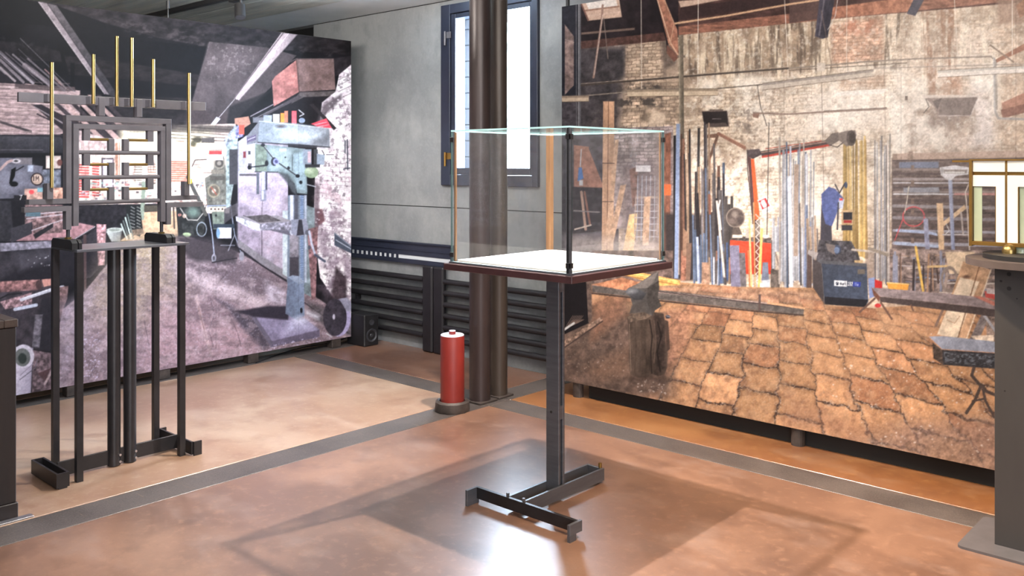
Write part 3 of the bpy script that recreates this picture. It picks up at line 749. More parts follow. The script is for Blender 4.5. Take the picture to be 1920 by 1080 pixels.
    def bars(s, x0, x1, top, bot, pal, wmin=2, wmax=6, lean=4, seed=1):
        """a leaning bundle of rods; top, bot = (min, max) of the ends"""
        r = random.Random(seed); x = x0
        while x < x1:
            w = r.uniform(wmin, wmax); c = r.choice(pal); f = r.uniform(0.8, 1.15)
            t = r.uniform(*top); b = r.uniform(*bot); l = r.uniform(-lean, lean)
            cc = tuple(min(255, v * f) for v in c)
            s.poly([(x + l, t), (x + l + w * 0.8, t), (x + w, b), (x, b)], cc, c2=tuple(v * 0.72 for v in cc), ax=((x, 0), (x + w, 0)), tex=0.12, tcell=9, aniso=4)
            x += w * r.uniform(0.6, 1.05)
    def specks(s, pts, n, c, rmin=0.4, rmax=1.2, seed=1, a=0.8):
        r = random.Random(seed); xs = [p[0] for p in pts]; ys = [p[1] for p in pts]
        P = np.array([(r.uniform(min(xs), max(xs)), r.uniform(min(ys), max(ys))) for _ in range(n)], np.float32)
        ok = s._sd(P[:, 0], P[:, 1], pts) < 0
        for (x, y) in P[ok]:
            q = r.uniform(rmin, rmax); s.ell(x, y, q * r.uniform(0.8, 1.8), q, c, a=a * r.uniform(0.4, 1), soft=0.5)
    def text(s, string, x, y, h, c, slope=0.0, bold=1.0, adv=0.85):
        """tiny stroke lettering, x advancing to the right"""
        G = {'I': [[(0.3, 0), (0.3, 1)]], 'M': [[(0, 1), (0, 0), (0.5, 0.6), (1, 0), (1, 1)]], 's': [[(0.8, 0.45), (0.1, 0.5), (0.8, 0.8), (0.1, 1)]],
             'h': [[(0, 0), (0, 1)], [(0, 0.6), (0.7, 0.5), (0.7, 1)]], 'a': [[(0.1, 0.5), (0.7, 0.5), (0.7, 1), (0, 1), (0, 0.75), (0.7, 0.75)]],
             'r': [[(0, 0.45), (0, 1)], [(0, 0.6), (0.6, 0.45)]], 'k': [[(0, 0), (0, 1)], [(0.7, 0.45), (0, 0.75), (0.7, 1)]],
             '2': [[(0, 0.15), (0.6, 0), (0.7, 0.4), (0, 1), (0.8, 1)]], '8': [[(0.1, 0), (0.7, 0), (0.1, 1), (0.7, 1), (0.1, 0)]],
             'e': [[(0, 0.7), (0.7, 0.65), (0.4, 0.45), (0, 0.7), (0.3, 1), (0.7, 0.9)]], 'C': [[(0.8, 0.1), (0.1, 0.2), (0.1, 0.8), (0.8, 1)]],
             'l': [[(0.2, 0), (0.2, 1)]], 'i': [[(0.2, 0.45), (0.2, 1)]], '7': [[(0, 0), (0.8, 0), (0.2, 1)]], ' ': []}
        for ch in string:
            for st in G.get(ch, []): s.line([(x + u * h * adv * 0.72, y + v * h + slope * u * h) for u, v in st], bold, c)
            x += h * adv * (0.55 if ch in 'Iil' else 1.0); y += slope * h * adv
    def grit(s, amp, cell=2.2, k=90):
        s.a *= (1 + amp * 2 * (s.noise(cell, k, 3) - 0.5))[..., None]
    def sample(s, px_, py_):
        fx = np.clip(px_ - s.x0, 0, s.w - 1.001); fy = np.clip(py_ - s.y0, 0, s.h - 1.001)
        x0 = fx.astype(int); y0 = fy.astype(int); u = (fx - x0)[..., None]; v = (fy - y0)[..., None]
        A = s.a
        return (A[y0, x0] * (1 - u) + A[y0, x0 + 1] * u) * (1 - v) + (A[y0 + 1, x0] * (1 - u) + A[y0 + 1, x0 + 1] * u) * v

def print_mat(name):
    m = bpy.data.materials.new(name); m.use_nodes = True
    N, L = m.node_tree.nodes, m.node_tree.links; b = N['Principled BSDF']
    a = N.new('ShaderNodeAttribute'); a.attribute_name = 'ink'
    L.new(a.outputs['Color'], b.inputs['Base Color'])
    b.inputs['Roughness'].default_value = 0.6; b.inputs['Specular IOR Level'].default_value = 0.10
    return m

def print_mesh(name, parent, axis, c, u0, u1, z0, z1, step, pr, gain):
    """a fine grid on the board's face; every vertex takes its ink colour from the print"""
    nu, nv = int((u1 - u0) / step) + 1, int((z1 - z0) / step) + 1
    U, Z = np.meshgrid(np.linspace(u0, u1, nu), np.linspace(z0, z1, nv))
    P = np.empty((nv, nu, 3))
    if axis == 'x': P[..., 0] = c; P[..., 1] = U
    else: P[..., 1] = c; P[..., 0] = U
    P[..., 2] = Z
    dep = P[..., 0] * FX + P[..., 1] * FY
    lx = CX + F * (P[..., 0] * RX + P[..., 1] * RY) / dep
    ly = YH - F * (Z - H) / dep
    rgb = np.clip(pr.sample(lx, ly) / 255.0, 0, 1)
    lin = np.where(rgb <= 0.04045, rgb / 12.92, ((rgb + 0.055) / 1.055) ** 2.4)
    lin = np.clip(lin * np.array(gain), 0, 0.92)
    me = bpy.data.meshes.new(name)
    idx = np.arange(nu * nv).reshape(nv, nu)
    q = np.stack([idx[:-1, :-1], idx[:-1, 1:], idx[1:, 1:], idx[1:, :-1]], -1).reshape(-1, 4)
    if axis == 'x': pass
    me.vertices.add(nu * nv); me.vertices.foreach_set('co', (P - np.array(parent.location)).reshape(-1).astype(np.float32))
    me.loops.add(q.size); me.loops.foreach_set('vertex_index', q.reshape(-1).astype(np.int32))
    me.polygons.add(len(q)); me.polygons.foreach_set('loop_start', np.arange(0, q.size, 4, dtype=np.int32))
    me.update()
    at = me.color_attributes.new('ink', 'FLOAT_COLOR', 'POINT')
    at.data.foreach_set('color', np.concatenate([lin, np.ones((nv, nu, 1))], -1).reshape(-1).astype(np.float32))
    me.materials.append(print_mat(name + '_ink'))
    o = bpy.data.objects.new(name, me); col.objects.link(o); o.parent = parent
    return o

# ---- print 1: the metal workshop with the pillar drill
p = Print(-300, -60, 680, 820, (34, 32, 37), 3)
PL = p
# dark ceiling with beams
p.rect(-300, -60, 680, 260, (33, 31, 36), tex=0.3, tcell=40)
p.poly([(-300, -60), (60, -10), (200, 20), (200, 60), (-300, 10)], (26, 25, 30))
p.poly([(75, 0), (660, 74), (660, 104), (560, 96), (480, 90), (392, 88), (300, 72), (200, 44), (150, 26)], (62, 56, 60), tex=0.4, tcell=14, aniso=0.5)
p.poly([(205, 36), (390, 62), (386, 90), (300, 74), (230, 56)], (112, 102, 106), a=0.85, soft=4, msk=(10, 1, 0.5, 0.8, 0.5))
p.poly([(395, 62), (655, 96), (655, 112), (540, 96)], (110, 102, 106), a=0.6, soft=3, msk=(9, 2, 0.55, 0.8, 0.5))
p.poly([(140, 46), (250, 74), (388, 88), (376, 142), (250, 118), (150, 100)], (24, 23, 29), tex=0.2)
p.poly([(120, 104), (250, 120), (374, 140), (368, 162), (250, 150), (130, 140)], (60, 53, 56), a=0.9, tex=0.35, tcell=12, aniso=0.4)
p.poly([(130, 142), (250, 152), (368, 162), (362, 184), (200, 180), (140, 168)], (32, 30, 35))
p.poly([(200, 180), (362, 184), (350, 236), (225, 240)], (56, 50, 53), tex=0.3, tcell=16, aniso=0.4)
p.poly([(-300, 40), (60, 84), (112, 96), (116, 116), (-300, 96)], (54, 48, 52), tex=0.3, tcell=14)
p.poly([(0, 66), (30, 76), (90, 84), (86, 100), (20, 92)], (92, 84, 88), a=0.6, soft=4, msk=(9, 3, 0.5, 0.8))
p.poly([(132, 118), (140, 118), (140, 172), (132, 172)], (26, 25, 29))
p.poly([(-300, -60), (680, -60), (680, 112), (560, 104), (398, 92), (372, 184), (200, 186), (60, 112), (-300, 90)], (10, 9, 12), a=0.42, soft=8)  # darkens the ceiling ink to offset the strong light falling there
# left lamp channel
p.poly([(72, 3), (88, 6), (205, 178), (196, 176)], (128, 118, 124), tex=0.15, tcell=12)
p.poly([(88, 6), (106, 10), (226, 186), (205, 178)], (86, 80, 85), c2=(58, 55, 60), ax=((90, 10), (220, 180)), tex=0.15)
p.line([(72, 3), (196, 176)], 1.2, (170, 160, 164)); p.line([(88, 6), (208, 180)], 1.2, (52, 49, 53))
# hanging sheet
p.poly([(348, 236), (220, 240), (200, 184), (364, 184)], (12, 11, 13), a=0.3, soft=4)
p.poly([(392, 78), (500, 89), (556, 104), (512, 150), (508, 164), (424, 242), (348, 234)], (84, 76, 80), tex=0.16, tcell=34)
p.poly([(392, 80), (480, 90), (470, 140), (380, 150)], (150, 140, 144), a=0.4, soft=4, msk=(5, 4, 0.62, 0.8))
p.poly([(352, 200), (430, 215), (424, 242), (348, 234)], (74, 64, 67), a=0.7, soft=6)
p.poly([(430, 200), (560, 150), (508, 170), (424, 242)], (40, 38, 42), a=0.8, soft=2)
p.line([(348, 234), (390, 80)], 1, (60, 54, 58))
# tube lamps
p.poly([(528, 61), (557, 65), (448, 188), (439, 184)], (176, 162, 168), c2=(150, 138, 146), ax=((530, 62), (548, 66)))
p.line([(531, 62), (440, 183)], 2.2, (104, 95, 100)); p.line([(541, 63), (443, 186)], 1.2, (208, 196, 202)); p.line([(557, 65), (449, 188)], 1.2, (110, 102, 108))
p.line([(440, 186), (410, 221)], 1.2, (176, 170, 176)); p.poly([(406, 219), (413, 223), (385, 258), (379, 255)], (206, 206, 218))
# cardboard boxes over the drill
p.poly([(556, 111), (626, 110), (629, 168), (562, 172)], (128, 108, 108), tex=0.14, tcell=12)
p.poly([(510, 152), (516, 143), (556, 112), (562, 172), (513, 200)], (166, 118, 116), tex=0.16, tcell=12)
p.line([(556, 112), (561, 172)], 2, (96, 78, 78)); p.line([(545, 116), (556, 110), (626, 110)], 1.6, (90, 80, 82))
p.poly([(626, 110), (660, 104), (660, 128), (628, 144)], (52, 47, 52), tex=0.2)
p.poly([(513, 200), (562, 172), (640, 170), (618, 190), (592, 240), (500, 236), (470, 220)], (42, 40, 45))
p.poly([(545, 195), (562, 173), (638, 170), (622, 180), (570, 182)], (98, 92, 95), tex=0.15)
p.poly([(508, 206), (560, 178), (566, 182), (480, 226)], (86, 80, 86)); p.line([(470, 218), (512, 196)], 2, (150, 142, 152)); p.line([(478, 222), (530, 196)], 2, (110, 104, 112))
# white brick wall right of the drill
wall = [(662, 118), (636, 140), (629, 172), (604, 192), (598, 240), (592, 300), (588, 420), (600, 520), (626, 560), (662, 600)]
p.poly(wall, (250, 246, 252), tex=0.06, tcell=14)
p.bricks(wall, 17, 8.5, (150, 135, 150), 0.7, 0.08, 0.08, 1)
p.poly(wall, (160, 142, 158), a=0.4, msk=(20, 6, 0.58, 0.85), soft=2)
p.poly(wall, (90, 78, 90), a=0.55, msk=(7, 15, 0.66, 0.85), soft=2)
p.poly([(592, 330), (662, 330), (662, 400), (592, 400)], (222, 196, 210), a=0.6, soft=14, msk=(16, 7, 0.4, 0.7))
p.poly([(588, 395), (626, 392), (662, 420), (662, 620), (600, 540)], (142, 126, 142), a=0.75, soft=14, msk=(14, 8, 0.25, 0.6))
p.poly([(630, 500), (650, 520), (650, 570), (618, 565)], (72, 60, 68), a=0.9, soft=3, tex=0.3)
p.poly([(590, 240), (606, 196), (640, 176), (640, 186), (612, 214), (604, 252)], (90, 82, 90), a=0.8, soft=3)
p.poly([(588, 390), (604, 392), (610, 414), (596, 424)], (118, 86, 94), a=0.9, soft=2)
p.poly([(590, 340), (600, 350), (596, 430), (588, 430)], (100, 86, 96), a=0.7, soft=2)
p.specks(wall, 260, (120, 104, 118), 0.4, 1.6, 7, 0.7); p.specks(wall, 160, (245, 240, 250), 0.4, 1.8, 8, 0.8)
for yy in (150, 160, 172, 186): p.line([(634, yy), (660, yy - 12)], 1.2, (120, 110, 118), a=0.7)
p.line([(651, 262), (652, 318)], 2.2, (70, 74, 88)); p.line([(647, 264), (647, 286)], 2.5, (92, 96, 108)); p.line([(644, 317), (656, 315)], 2, (70, 74, 88))
p.poly([(580, 196), (587, 194), (631, 240), (626, 244)], (58, 54, 59))
p.poly([(583, 232), (612, 222), (622, 240), (600, 240)], (214, 92, 110)); p.line([(590, 234), (612, 229)], 1.2, (240, 190, 200)); p.line([(596, 238), (616, 234)], 1.2, (240, 190, 200))
p.poly([(627, 436), (660, 462), (660, 476), (627, 460)], (92, 98, 114)); p.line([(630, 450), (660, 468)], 1.6, (190, 198, 214)); p.line([(627, 437), (660, 463)], 1.4, (150, 158, 176))
# boards on the wall left
p.poly([(-300, 140), (0, 150), (150, 170), (150, 240), (112, 252), (-300, 254)], (170, 148, 149), tex=0.16, tcell=12, aniso=0.3)
r_ = random.Random(5)
for yy in range(152, 252, 7):
    p.line([(-300, yy - 12), (130, yy + 5)], r_.uniform(0.8, 2.6), (112, 96, 98), a=r_.uniform(0.3, 0.8))
p.poly([(28, 157), (140, 163), (142, 171), (28, 166)], (92, 79, 81)); p.poly([(0, 226), (60, 245), (60, 250), (0, 231)], (76, 68, 71))
p.poly([(-300, 80), (40, 120), (70, 150), (44, 158), (-300, 140)], (44, 40, 45))
for a, b, c, w in (((0, 98), (62, 156), (150, 140, 147), 5), ((0, 112), (44, 154), (128, 118, 124), 5), ((0, 126), (28, 152), (150, 138, 142), 4), ((38, 72), (140, 172), (118, 112, 118), 1), ((35, 92), (120, 172), (104, 98, 104), 1),
                   ((46, 122), (92, 156), (112, 101, 107), 9), ((84, 130), (116, 160), (150, 120, 122), 2), ((100, 140), (124, 166), (128, 116, 118), 3)):
    p.line([a, b], w, c)
for k in range(9):
    x = -60 + k * 14; p.line([(x, 78 + k * 4), (x + 70, 138 + k * 4)], 1.4 if k % 2 else 3.2, ((150, 139, 145), (84, 77, 83), (120, 110, 116))[k % 3], a=0.75)
r_ = random.Random(17)
for k in range(34):
    x, y_ = r_.uniform(-10, 90), r_.uniform(160, 250); L_ = r_.uniform(16, 60)
    p.line([(x, y_), (x + L_, y_ + L_ * 0.06)], r_.uniform(0.7, 2.4), r_.choice([(196, 176, 174), (120, 104, 106), (206, 190, 188), (96, 84, 86)]), a=0.5)
# fan of timber under the ceiling
p.poly([(60, 196), (78, 196), (150, 232), (250, 286), (235, 288), (118, 245)], (52, 46, 51))
for k in range(7):
    x = 84 + k * 16
    p.poly([(x, 178), (x + 9, 178), (x + 100, 262 + k), (x + 88, 264 + k)], (176, 150, 148) if k % 2 else (66, 58, 62), tex=0.15)
p.line([(64, 200), (134, 240)], 2, (150, 138, 142)); p.line([(70, 214), (150, 252)], 2.5, (44, 40, 45))
# lit room behind
p.poly([(148, 256), (240, 262), (300, 236), (442, 232), (442, 300), (430, 400), (148, 400)], (228, 208, 200), tex=0.12, tcell=9)
p.poly([(225, 244), (398, 238), (398, 296), (225, 292)], (242, 230, 204), a=0.9, soft=8, tex=0.08)
p.poly([(148, 244), (205, 262), (240, 290), (148, 292)], (206, 184, 184), tex=0.15)
p.poly([(210, 232), (300, 232), (330, 240), (300, 246), (225, 244)], (104, 92, 90), a=0.9, soft=2)
for yy in (240, 250, 256, 262): p.line([(318, yy - 4), (442, yy + 4)], 1.8, (74, 66, 64), a=0.8)
p.poly([(318, 232), (440, 236), (440, 250), (318, 246)], (64, 58, 58), a=0.75, soft=2)
for yy in range(309, 374, 5):
    p.line([(149, yy), (166, yy + 0.5)], 3, (208, 92, 92)); p.line([(174, yy - 3), (185, yy - 2)], 3, (206, 88, 88))
p.rect(190, 296, 213, 352, (90, 84, 92)); p.rect(193, 299, 211, 352, (224, 206, 218)); p.rect(196, 304, 207, 350, (236, 222, 232))
p.rect(216, 268, 225, 338, (186, 142, 124), tex=0.2); p.line([(222, 268), (222, 330)], 1.5, (230, 220, 214))
p.rect(254, 308, 270, 346, (236, 226, 216)); 
for yy in range(308, 346, 5): p.line([(252, yy), (266, yy)], 2, (96, 86, 78), a=0.8); p.line([(278, yy), (292, yy)], 2.2, (150, 112, 96), a=0.8)
for yy in range(303, 342, 4): p.line([(321, yy), (353, yy + 0.5)], 2.6, (206, 110, 90), a=0.9)
r_ = random.Random(9)
for k in range(230):
    x, y_ = r_.uniform(149, 296), r_.uniform(340, 386); w_ = r_.uniform(1, 7)
    p.rect(x, y_, x + w_, y_ + r_.uniform(1, 5), r_.choice([(240, 232, 240), (110, 102, 112), (206, 190, 206), (70, 66, 72), (190, 140, 140), (160, 186, 180), (226, 214, 196), (150, 140, 150)]), a=0.85)
for k in range(150):
    x, y_ = r_.uniform(322, 384), r_.uniform(340, 392); w_ = r_.uniform(1, 6)
    p.rect(x, y_, x + w_, y_ + r_.uniform(1, 4), r_.choice([(236, 228, 226), (110, 102, 104), (190, 166, 156), (80, 75, 78), (200, 130, 120), (140, 156, 172), (226, 216, 208)]), a=0.85)
for k in range(60):
    x, y_ = r_.uniform(150, 300), r_.uniform(262, 344)
    p.line([(x, y_), (x + r_.uniform(-2, 2), y_ + r_.uniform(4, 22))], r_.uniform(0.7, 1.6), r_.choice([(150, 130, 126), (244, 236, 226), (200, 150, 140), (110, 100, 104)]), a=0.6)
for k in range(50):
    x, y_ = r_.uniform(322, 396), r_.uniform(262, 344)
    p.line([(x, y_), (x + r_.uniform(4, 24), y_ + r_.uniform(-1, 2))], r_.uniform(0.7, 1.8), r_.choice([(160, 140, 126), (250, 244, 232), (206, 140, 120), (120, 108, 104)]), a=0.6)
p.poly([(148, 384), (300, 382), (300, 430), (250, 440), (148, 436)], (46, 43, 48), tex=0.25)
p.poly([(268, 398), (345, 394), (345, 446), (225, 452), (252, 432)], (214, 180, 152), tex=0.12, tcell=5)
p.poly([(266, 340), (274, 340), (270, 412), (262, 414)], (150, 160, 148)); p.rect(270, 385, 300, 396, (90, 84, 76))
p.poly([(234, 384), (262, 384), (268, 430), (262, 444), (244, 436)], (42, 43, 45))
for k in range(9): p.line([(246 - k * 0.5, 388 + k * 6), (252, 391 + k * 6)], 1.2, (190, 190, 190), a=0.8); p.line([(257, 388 + k * 6), (263, 391 + k * 6)], 1.2, (210, 210, 206), a=0.8)
p.poly([(244, 432), (268, 428), (270, 438), (250, 442)], (130, 112, 100), tex=0.3)
# bench in the middle
p.poly([(100, 416), (150, 418), (178, 424), (138, 450), (10, 452), (60, 432)], (172, 134, 140), tex=0.14)
p.poly([(0, 456), (128, 450), (128, 462), (0, 472)], (150, 144, 158), tex=0.2, tcell=5); p.line([(138, 450), (178, 426)], 3, (70, 66, 72)); p.line([(140, 448), (178, 425)], 1, (220, 212, 220))
p.poly([(-300, 480), (0, 472), (136, 462), (180, 428), (200, 430), (198, 490), (170, 520), (0, 560), (-300, 580)], (66, 62, 69), tex=0.18, tcell=12)
p.poly([(0, 524), (110, 470), (198, 452), (196, 500), (120, 540), (0, 560)], (44, 41, 48), a=0.9, soft=4)
p.poly([(30, 472), (100, 470), (96, 490), (36, 510)], (96, 92, 102), a=0.6, soft=6)
p.specks([(50, 482), (96, 478), (96, 502), (50, 502)], 14, (236, 232, 238), 0.5, 1.6, 4)
p.poly([(156, 440), (162, 440), (162, 546), (158, 546)], (94, 76, 78))
p.poly([(181, 420), (199, 421), (196, 497), (184, 498)], (188, 148, 154), tex=0.4, tcell=4)
p.poly([(199, 434), (230, 426), (225, 453), (209, 453)], (204, 208, 208), c2=(120, 122, 124), ax=((200, 440), (230, 440))); p.ell(215, 431, 15, 4, (224, 228, 224)); p.ell(215, 431, 12, 3, (150, 156, 152))
for k in range(4): p.line([(227 + k * 4, 420 - k * 6), (238 + k * 4, 448)], 2.2, ((216, 230, 226), (120, 130, 128))[k % 2])
# milling machine at the left
p.poly([(-300, 252), (112, 256), (118, 262), (118, 288), (-300, 290)], (70, 68, 74), c2=(50, 48, 54), ax=((0, 258), (0, 288)), tex=0.15, tcell=16)
p.line([(0, 281), (80, 281)], 1.5, (96, 92, 98)); p.rect(-300, 287, 118, 296, (28, 27, 31))
p.poly([(-300, 296), (60, 296), (60, 309), (84, 312), (92, 340), (84, 356), (58, 361), (24, 372), (-300, 380)], (104, 102, 114), tex=0.16, tcell=14)
p.poly([(0, 320), (60, 312), (40, 350), (0, 366)], (138, 136, 150), a=0.6, soft=10)
p.rect(30, 296, 60, 308, (120, 114, 120)); p.poly([(52, 310), (62, 310), (62, 322), (52, 322)], (170, 174, 190)); p.ell(30, 302, 9, 4, (190, 182, 188)); p.ell(30, 302, 4, 2, (60, 58, 62))
p.line([(0, 318), (14, 304), (22, 301)], 5, (170, 146, 146)); p.poly([(21, 318), (30, 313), (28, 330), (20, 346), (17, 344)], (20, 19, 22)); p.ell(26, 345, 8, 5, (26, 25, 28))
p.line([(30, 320), (44, 312)], 2, (36, 34, 38))
p.rect(86, 292, 114, 316, (196, 180, 176)); p.rect(88, 295, 97, 314, (222, 212, 206)); p.ell(112, 305, 5, 6, (110, 74, 70)); p.rect(78, 318, 114, 352, (108, 110, 122), tex=0.3)
p.rect(80, 300, 86, 318, (30, 28, 32)); p.rect(80, 345, 93, 376, (30, 28, 32))
p.ell(69.5, 336, 12, 12, (56, 44, 46)); p.ell(69.5, 336, 9.6, 9.6, (196, 174, 162)); p.text('I', 61.8, 330.5, 8, (50, 38, 40), 0, 1.9); p.text('M', 67.5, 330.5, 8, (58, 44, 46), 0, 1.3); p.line([(64, 342), (75, 341)], 1, (150, 120, 112))
p.rect(46, 354, 80, 376, (190, 156, 146), tex=0.2); p.ell(59, 360, 5, 4, (214, 90, 96)); p.rect(70, 352, 80, 360, (130, 170, 180)); p.rect(96, 352, 118, 374, (196, 152, 136), tex=0.3); p.poly([(98, 356), (112, 356), (106, 372)], (224, 180, 164))
p.rect(26, 366, 50, 376, (40, 38, 42)); p.text('7', 37, 366, 8, (220, 216, 220), 0, 1.2)
p.poly([(-300, 376), (45, 376), (47, 424), (20, 430), (20, 452), (-300, 456)], (58, 56, 62), tex=0.15)
p.poly([(20, 376), (45, 376), (47, 424), (24, 428)], (38, 36, 41)); p.poly([(20, 428), (60, 416), (60, 438), (20, 456)], (70, 67, 74))
p.poly([(47, 384), (118, 384), (118, 436), (62, 440), (60, 416), (47, 420)], (136, 112, 114), tex=0.35, tcell=5)
for a, b in (((48, 404), (118, 396)), ((50, 410), (118, 402)), ((60, 432), (118, 412)), ((50, 396), (90, 390))): p.line([a, b], 1.8, (196, 186, 194))
p.poly([(62, 440), (100, 418), (100, 426), (66, 448)], (52, 49, 54)); p.rect(48, 396, 76, 406, (96, 116, 128))
# timber and pails at the lower left
p.poly([(-300, 540), (60, 526), (100, 524), (112, 560), (104, 740), (-300, 810)], (70, 64, 71), tex=0.2, tcell=14)
p.poly([(-300, 545), (0, 528), (74, 524), (80, 536), (70, 544), (-300, 566)], (166, 126, 126), c2=(120, 92, 94), ax=((0, 528), (0, 548)), tex=0.3, tcell=5); p.ell(73, 534, 6, 9, (84, 66, 68))
p.poly([(78, 524), (102, 522), (100, 534), (82, 538)], (196, 148, 140))
p.poly([(0, 566), (60, 548), (60, 570), (10, 580)], (150, 124, 130), tex=0.4, tcell=4)
p.line([(40, 562), (100, 542), (118, 538)], 6, (196, 194, 206)); p.line([(42, 560), (100, 540)], 1.5, (236, 234, 242)); p.line([(28, 580), (68, 572)], 6, (190, 192, 208)); p.line([(0, 560), (16, 552), (40, 550)], 3, (44, 41, 46))
p.poly([(78, 560), (100, 556), (100, 665), (62, 650)], (52, 49, 56)); p.poly([(66, 590), (80, 590), (74, 652), (60, 650)], (120, 114, 124), a=0.8, tex=0.3)
p.poly([(100, 540), (128, 536), (126, 560), (112, 600), (100, 600)], (128, 104, 106), tex=0.3)
p.poly([(62, 654), (104, 662), (108, 740), (60, 745)], (112, 96, 102), tex=0.4, tcell=6); p.line([(62, 655), (104, 662)], 3, (44, 40, 45)); p.line([(84, 720), (108, 676)], 4, (176, 156, 160)); p.poly([(70, 700), (96, 690), (84, 714)], (92, 70, 74))
p.poly([(20, 650), (62, 652), (57, 742), (28, 750)], (198, 188, 204), c2=(170, 160, 178), ax=((30, 0), (62, 0))); p.ell(44, 668, 20, 22, (206, 198, 212)); p.ell(42, 670, 15, 17, (110, 112, 112)); p.ell(42, 672, 8, 10, (60, 66, 64)); p.line([(37, 712), (66, 690), (70, 674)], 1.5, (110, 104, 114)); p.line([(38, 704), (62, 682)], 1.5, (150, 142, 156))
# the workshop floor
fl_ = [(104, 820), (104, 640), (118, 580), (160, 545), (200, 496), (240, 452), (345, 442), (440, 470), (470, 486), (540, 528), (600, 562), (662, 606), (662, 660), (500, 700)]
p.poly(fl_, (150, 131, 140), tex=0.10, tcell=5)
p.poly([(205, 470), (330, 440), (345, 560), (240, 620), (160, 580)], (176, 160, 146), a=0.8, soft=36)
p.poly([(230, 450), (320, 446), (300, 490), (230, 500)], (196, 178, 150), a=0.6, soft=16)
p.poly([(110, 570), (170, 550), (160, 640), (110, 720)], (172, 160, 176), a=0.6, soft=16)
p.poly([(300, 560), (480, 600), (480, 680), (260, 700)], (184, 154, 164), a=0.7, soft=30)
p.poly([(345, 474), (440, 474), (538, 532), (532, 575), (430, 556), (350, 520)], (114, 101, 110), a=0.9, soft=12)
p.poly([(332, 492), (400, 518), (505, 566), (495, 582), (390, 546), (330, 516)], (204, 186, 194), a=0.85, soft=7)
p.poly([(498, 526), (535, 548), (536, 580), (500, 562)], (208, 198, 214), a=0.8, soft=7)
p.poly([(330, 555), (440, 575), (460, 610), (360, 600)], (128, 110, 120), a=0.6, soft=14)
p.poly([(404, 560), (472, 590), (508, 650), (494, 656), (452, 612), (428, 580)], (86, 79, 91), a=0.95, soft=4)
p.line([(368, 556), (380, 610), (396, 664)], 5, (212, 186, 188), a=0.8, soft=2.5); p.line([(372, 575), (388, 640)], 1, (128, 100, 104))
for pts in ([(395, 560), (402, 590), (392, 620), (400, 650)], [(430, 590), (446, 625), (452, 650)], [(420, 480), (426, 510), (410, 530)], [(150, 640), (180, 680), (170, 705)], [(270, 600), (280, 650)]):
    p.line(pts, 1.1, (92, 80, 88), a=0.8)
p.poly(fl_, (214, 206, 226), a=0.30, msk=(2.4, 9, 0.66, 0.86), soft=3)
p.poly(fl_, (118, 104, 112), a=0.45, msk=(16, 13, 0.52, 0.8, 0.5), soft=3)
p.poly(fl_, (196, 178, 186), a=0.40, msk=(22, 14, 0.55, 0.8, 0.5), soft=3)
p.poly(fl_, (96, 84, 94), a=0.25, msk=(3, 10, 0.66, 0.86), soft=3)
p.specks([(150, 640), (190, 620), (185, 710), (150, 715)], 160, (216, 208, 236), 0.4, 1.2, 11)
p.line([(560, 560), (655, 626)], 2, (60, 54, 62)); p.poly([(570, 560), (660, 600), (660, 632), (590, 600)], (96, 92, 98), a=0.7, soft=4, tex=0.3)
# second machine and trolley
p.poly([(330, 388), (386, 386), (382, 442), (334, 444)], (60, 61, 62), tex=0.3); p.ell(362, 398, 11, 9, (124, 142, 136), a=0.9, soft=5); p.ell(337, 403, 3, 3, (210, 150, 140)); p.ell(346, 405, 4, 4, (170, 150, 140))
p.line([(338, 390), (352, 412), (370, 413), (384, 396)], 1.3, (206, 200, 196)); p.ell(378, 430, 9, 13, (170, 178, 190), ring=1.4); p.ell(350, 440, 8, 4, (190, 206, 170))
p.line([(336, 392), (342, 440), (356, 452)], 1.2, (46, 44, 46)); p.line([(325, 386), (327, 428)], 3, (90, 82, 78))
p.poly([(384, 334), (398, 326), (404, 296), (420, 292), (424, 318), (432, 348), (432, 388), (388, 388)], (118, 116, 111), tex=0.2)
p.ell(411, 306, 11, 11, (150, 142, 134)); p.ell(411, 306, 8, 8, (92, 87, 84)); p.ell(411, 306, 4, 4, (150, 142, 136)); p.rect(396, 318, 420, 326, (136, 128, 120)); p.rect(394, 330, 422, 338, (92, 88, 84))
p.ell(401, 358, 12, 13, (150, 142, 128)); p.ell(401, 358, 9, 10, (110, 102, 94)); p.ell(401, 358, 4, 4, (190, 180, 170)); p.line([(396, 351), (406, 365)], 2, (160, 96, 84))
p.line([(352, 332), (386, 402)], 7, (92, 90, 88)); p.line([(366, 318), (381, 336), (386, 362), (384, 388)], 1.6, (212, 206, 206)); p.line([(360, 312), (366, 300), (392, 299)], 2, (90, 80, 80))
p.rect(392, 283, 416, 290, (214, 84, 86)); p.rect(388, 290, 418, 300, (232, 222, 226)); p.ell(370, 262, 10, 6, (70, 66, 58), a=0.9, soft=2); p.ell(362, 270, 6, 5, (84, 80, 66), a=0.9, soft=2); p.rect(378, 258, 402, 268, (96, 90, 90))
p.rect(352, 336, 360, 344, (226, 190, 70)); p.rect(376, 350, 384, 374, (230, 226, 232))
p.poly([(330, 442), (400, 446), (446, 470), (440, 492), (366, 490), (340, 470)], (74, 68, 74), a=0.9, soft=5)
p.poly([(396, 386), (421, 386), (421, 430), (400, 430)], (124, 132, 124), tex=0.15); p.rect(392, 388, 421, 397, (204, 192, 182))
for k in range(4): p.ell(396 + k * 7, 392, 1.6, 1.6, (70, 50, 50))
p.ell(405, 404, 1.8, 2.4, (40, 40, 44)); p.line([(389, 386), (398, 440), (402, 482)], 1.8, (166, 172, 192)); p.line([(432, 384), (440, 440), (452, 474)], 1.8, (150, 156, 176)); p.line([(389, 386), (432, 385)], 2, (150, 158, 180)); p.line([(414, 460), (440, 460)], 1.4, (150, 150, 164)); p.line([(428, 470), (440, 440)], 1.4, (170, 170, 184))
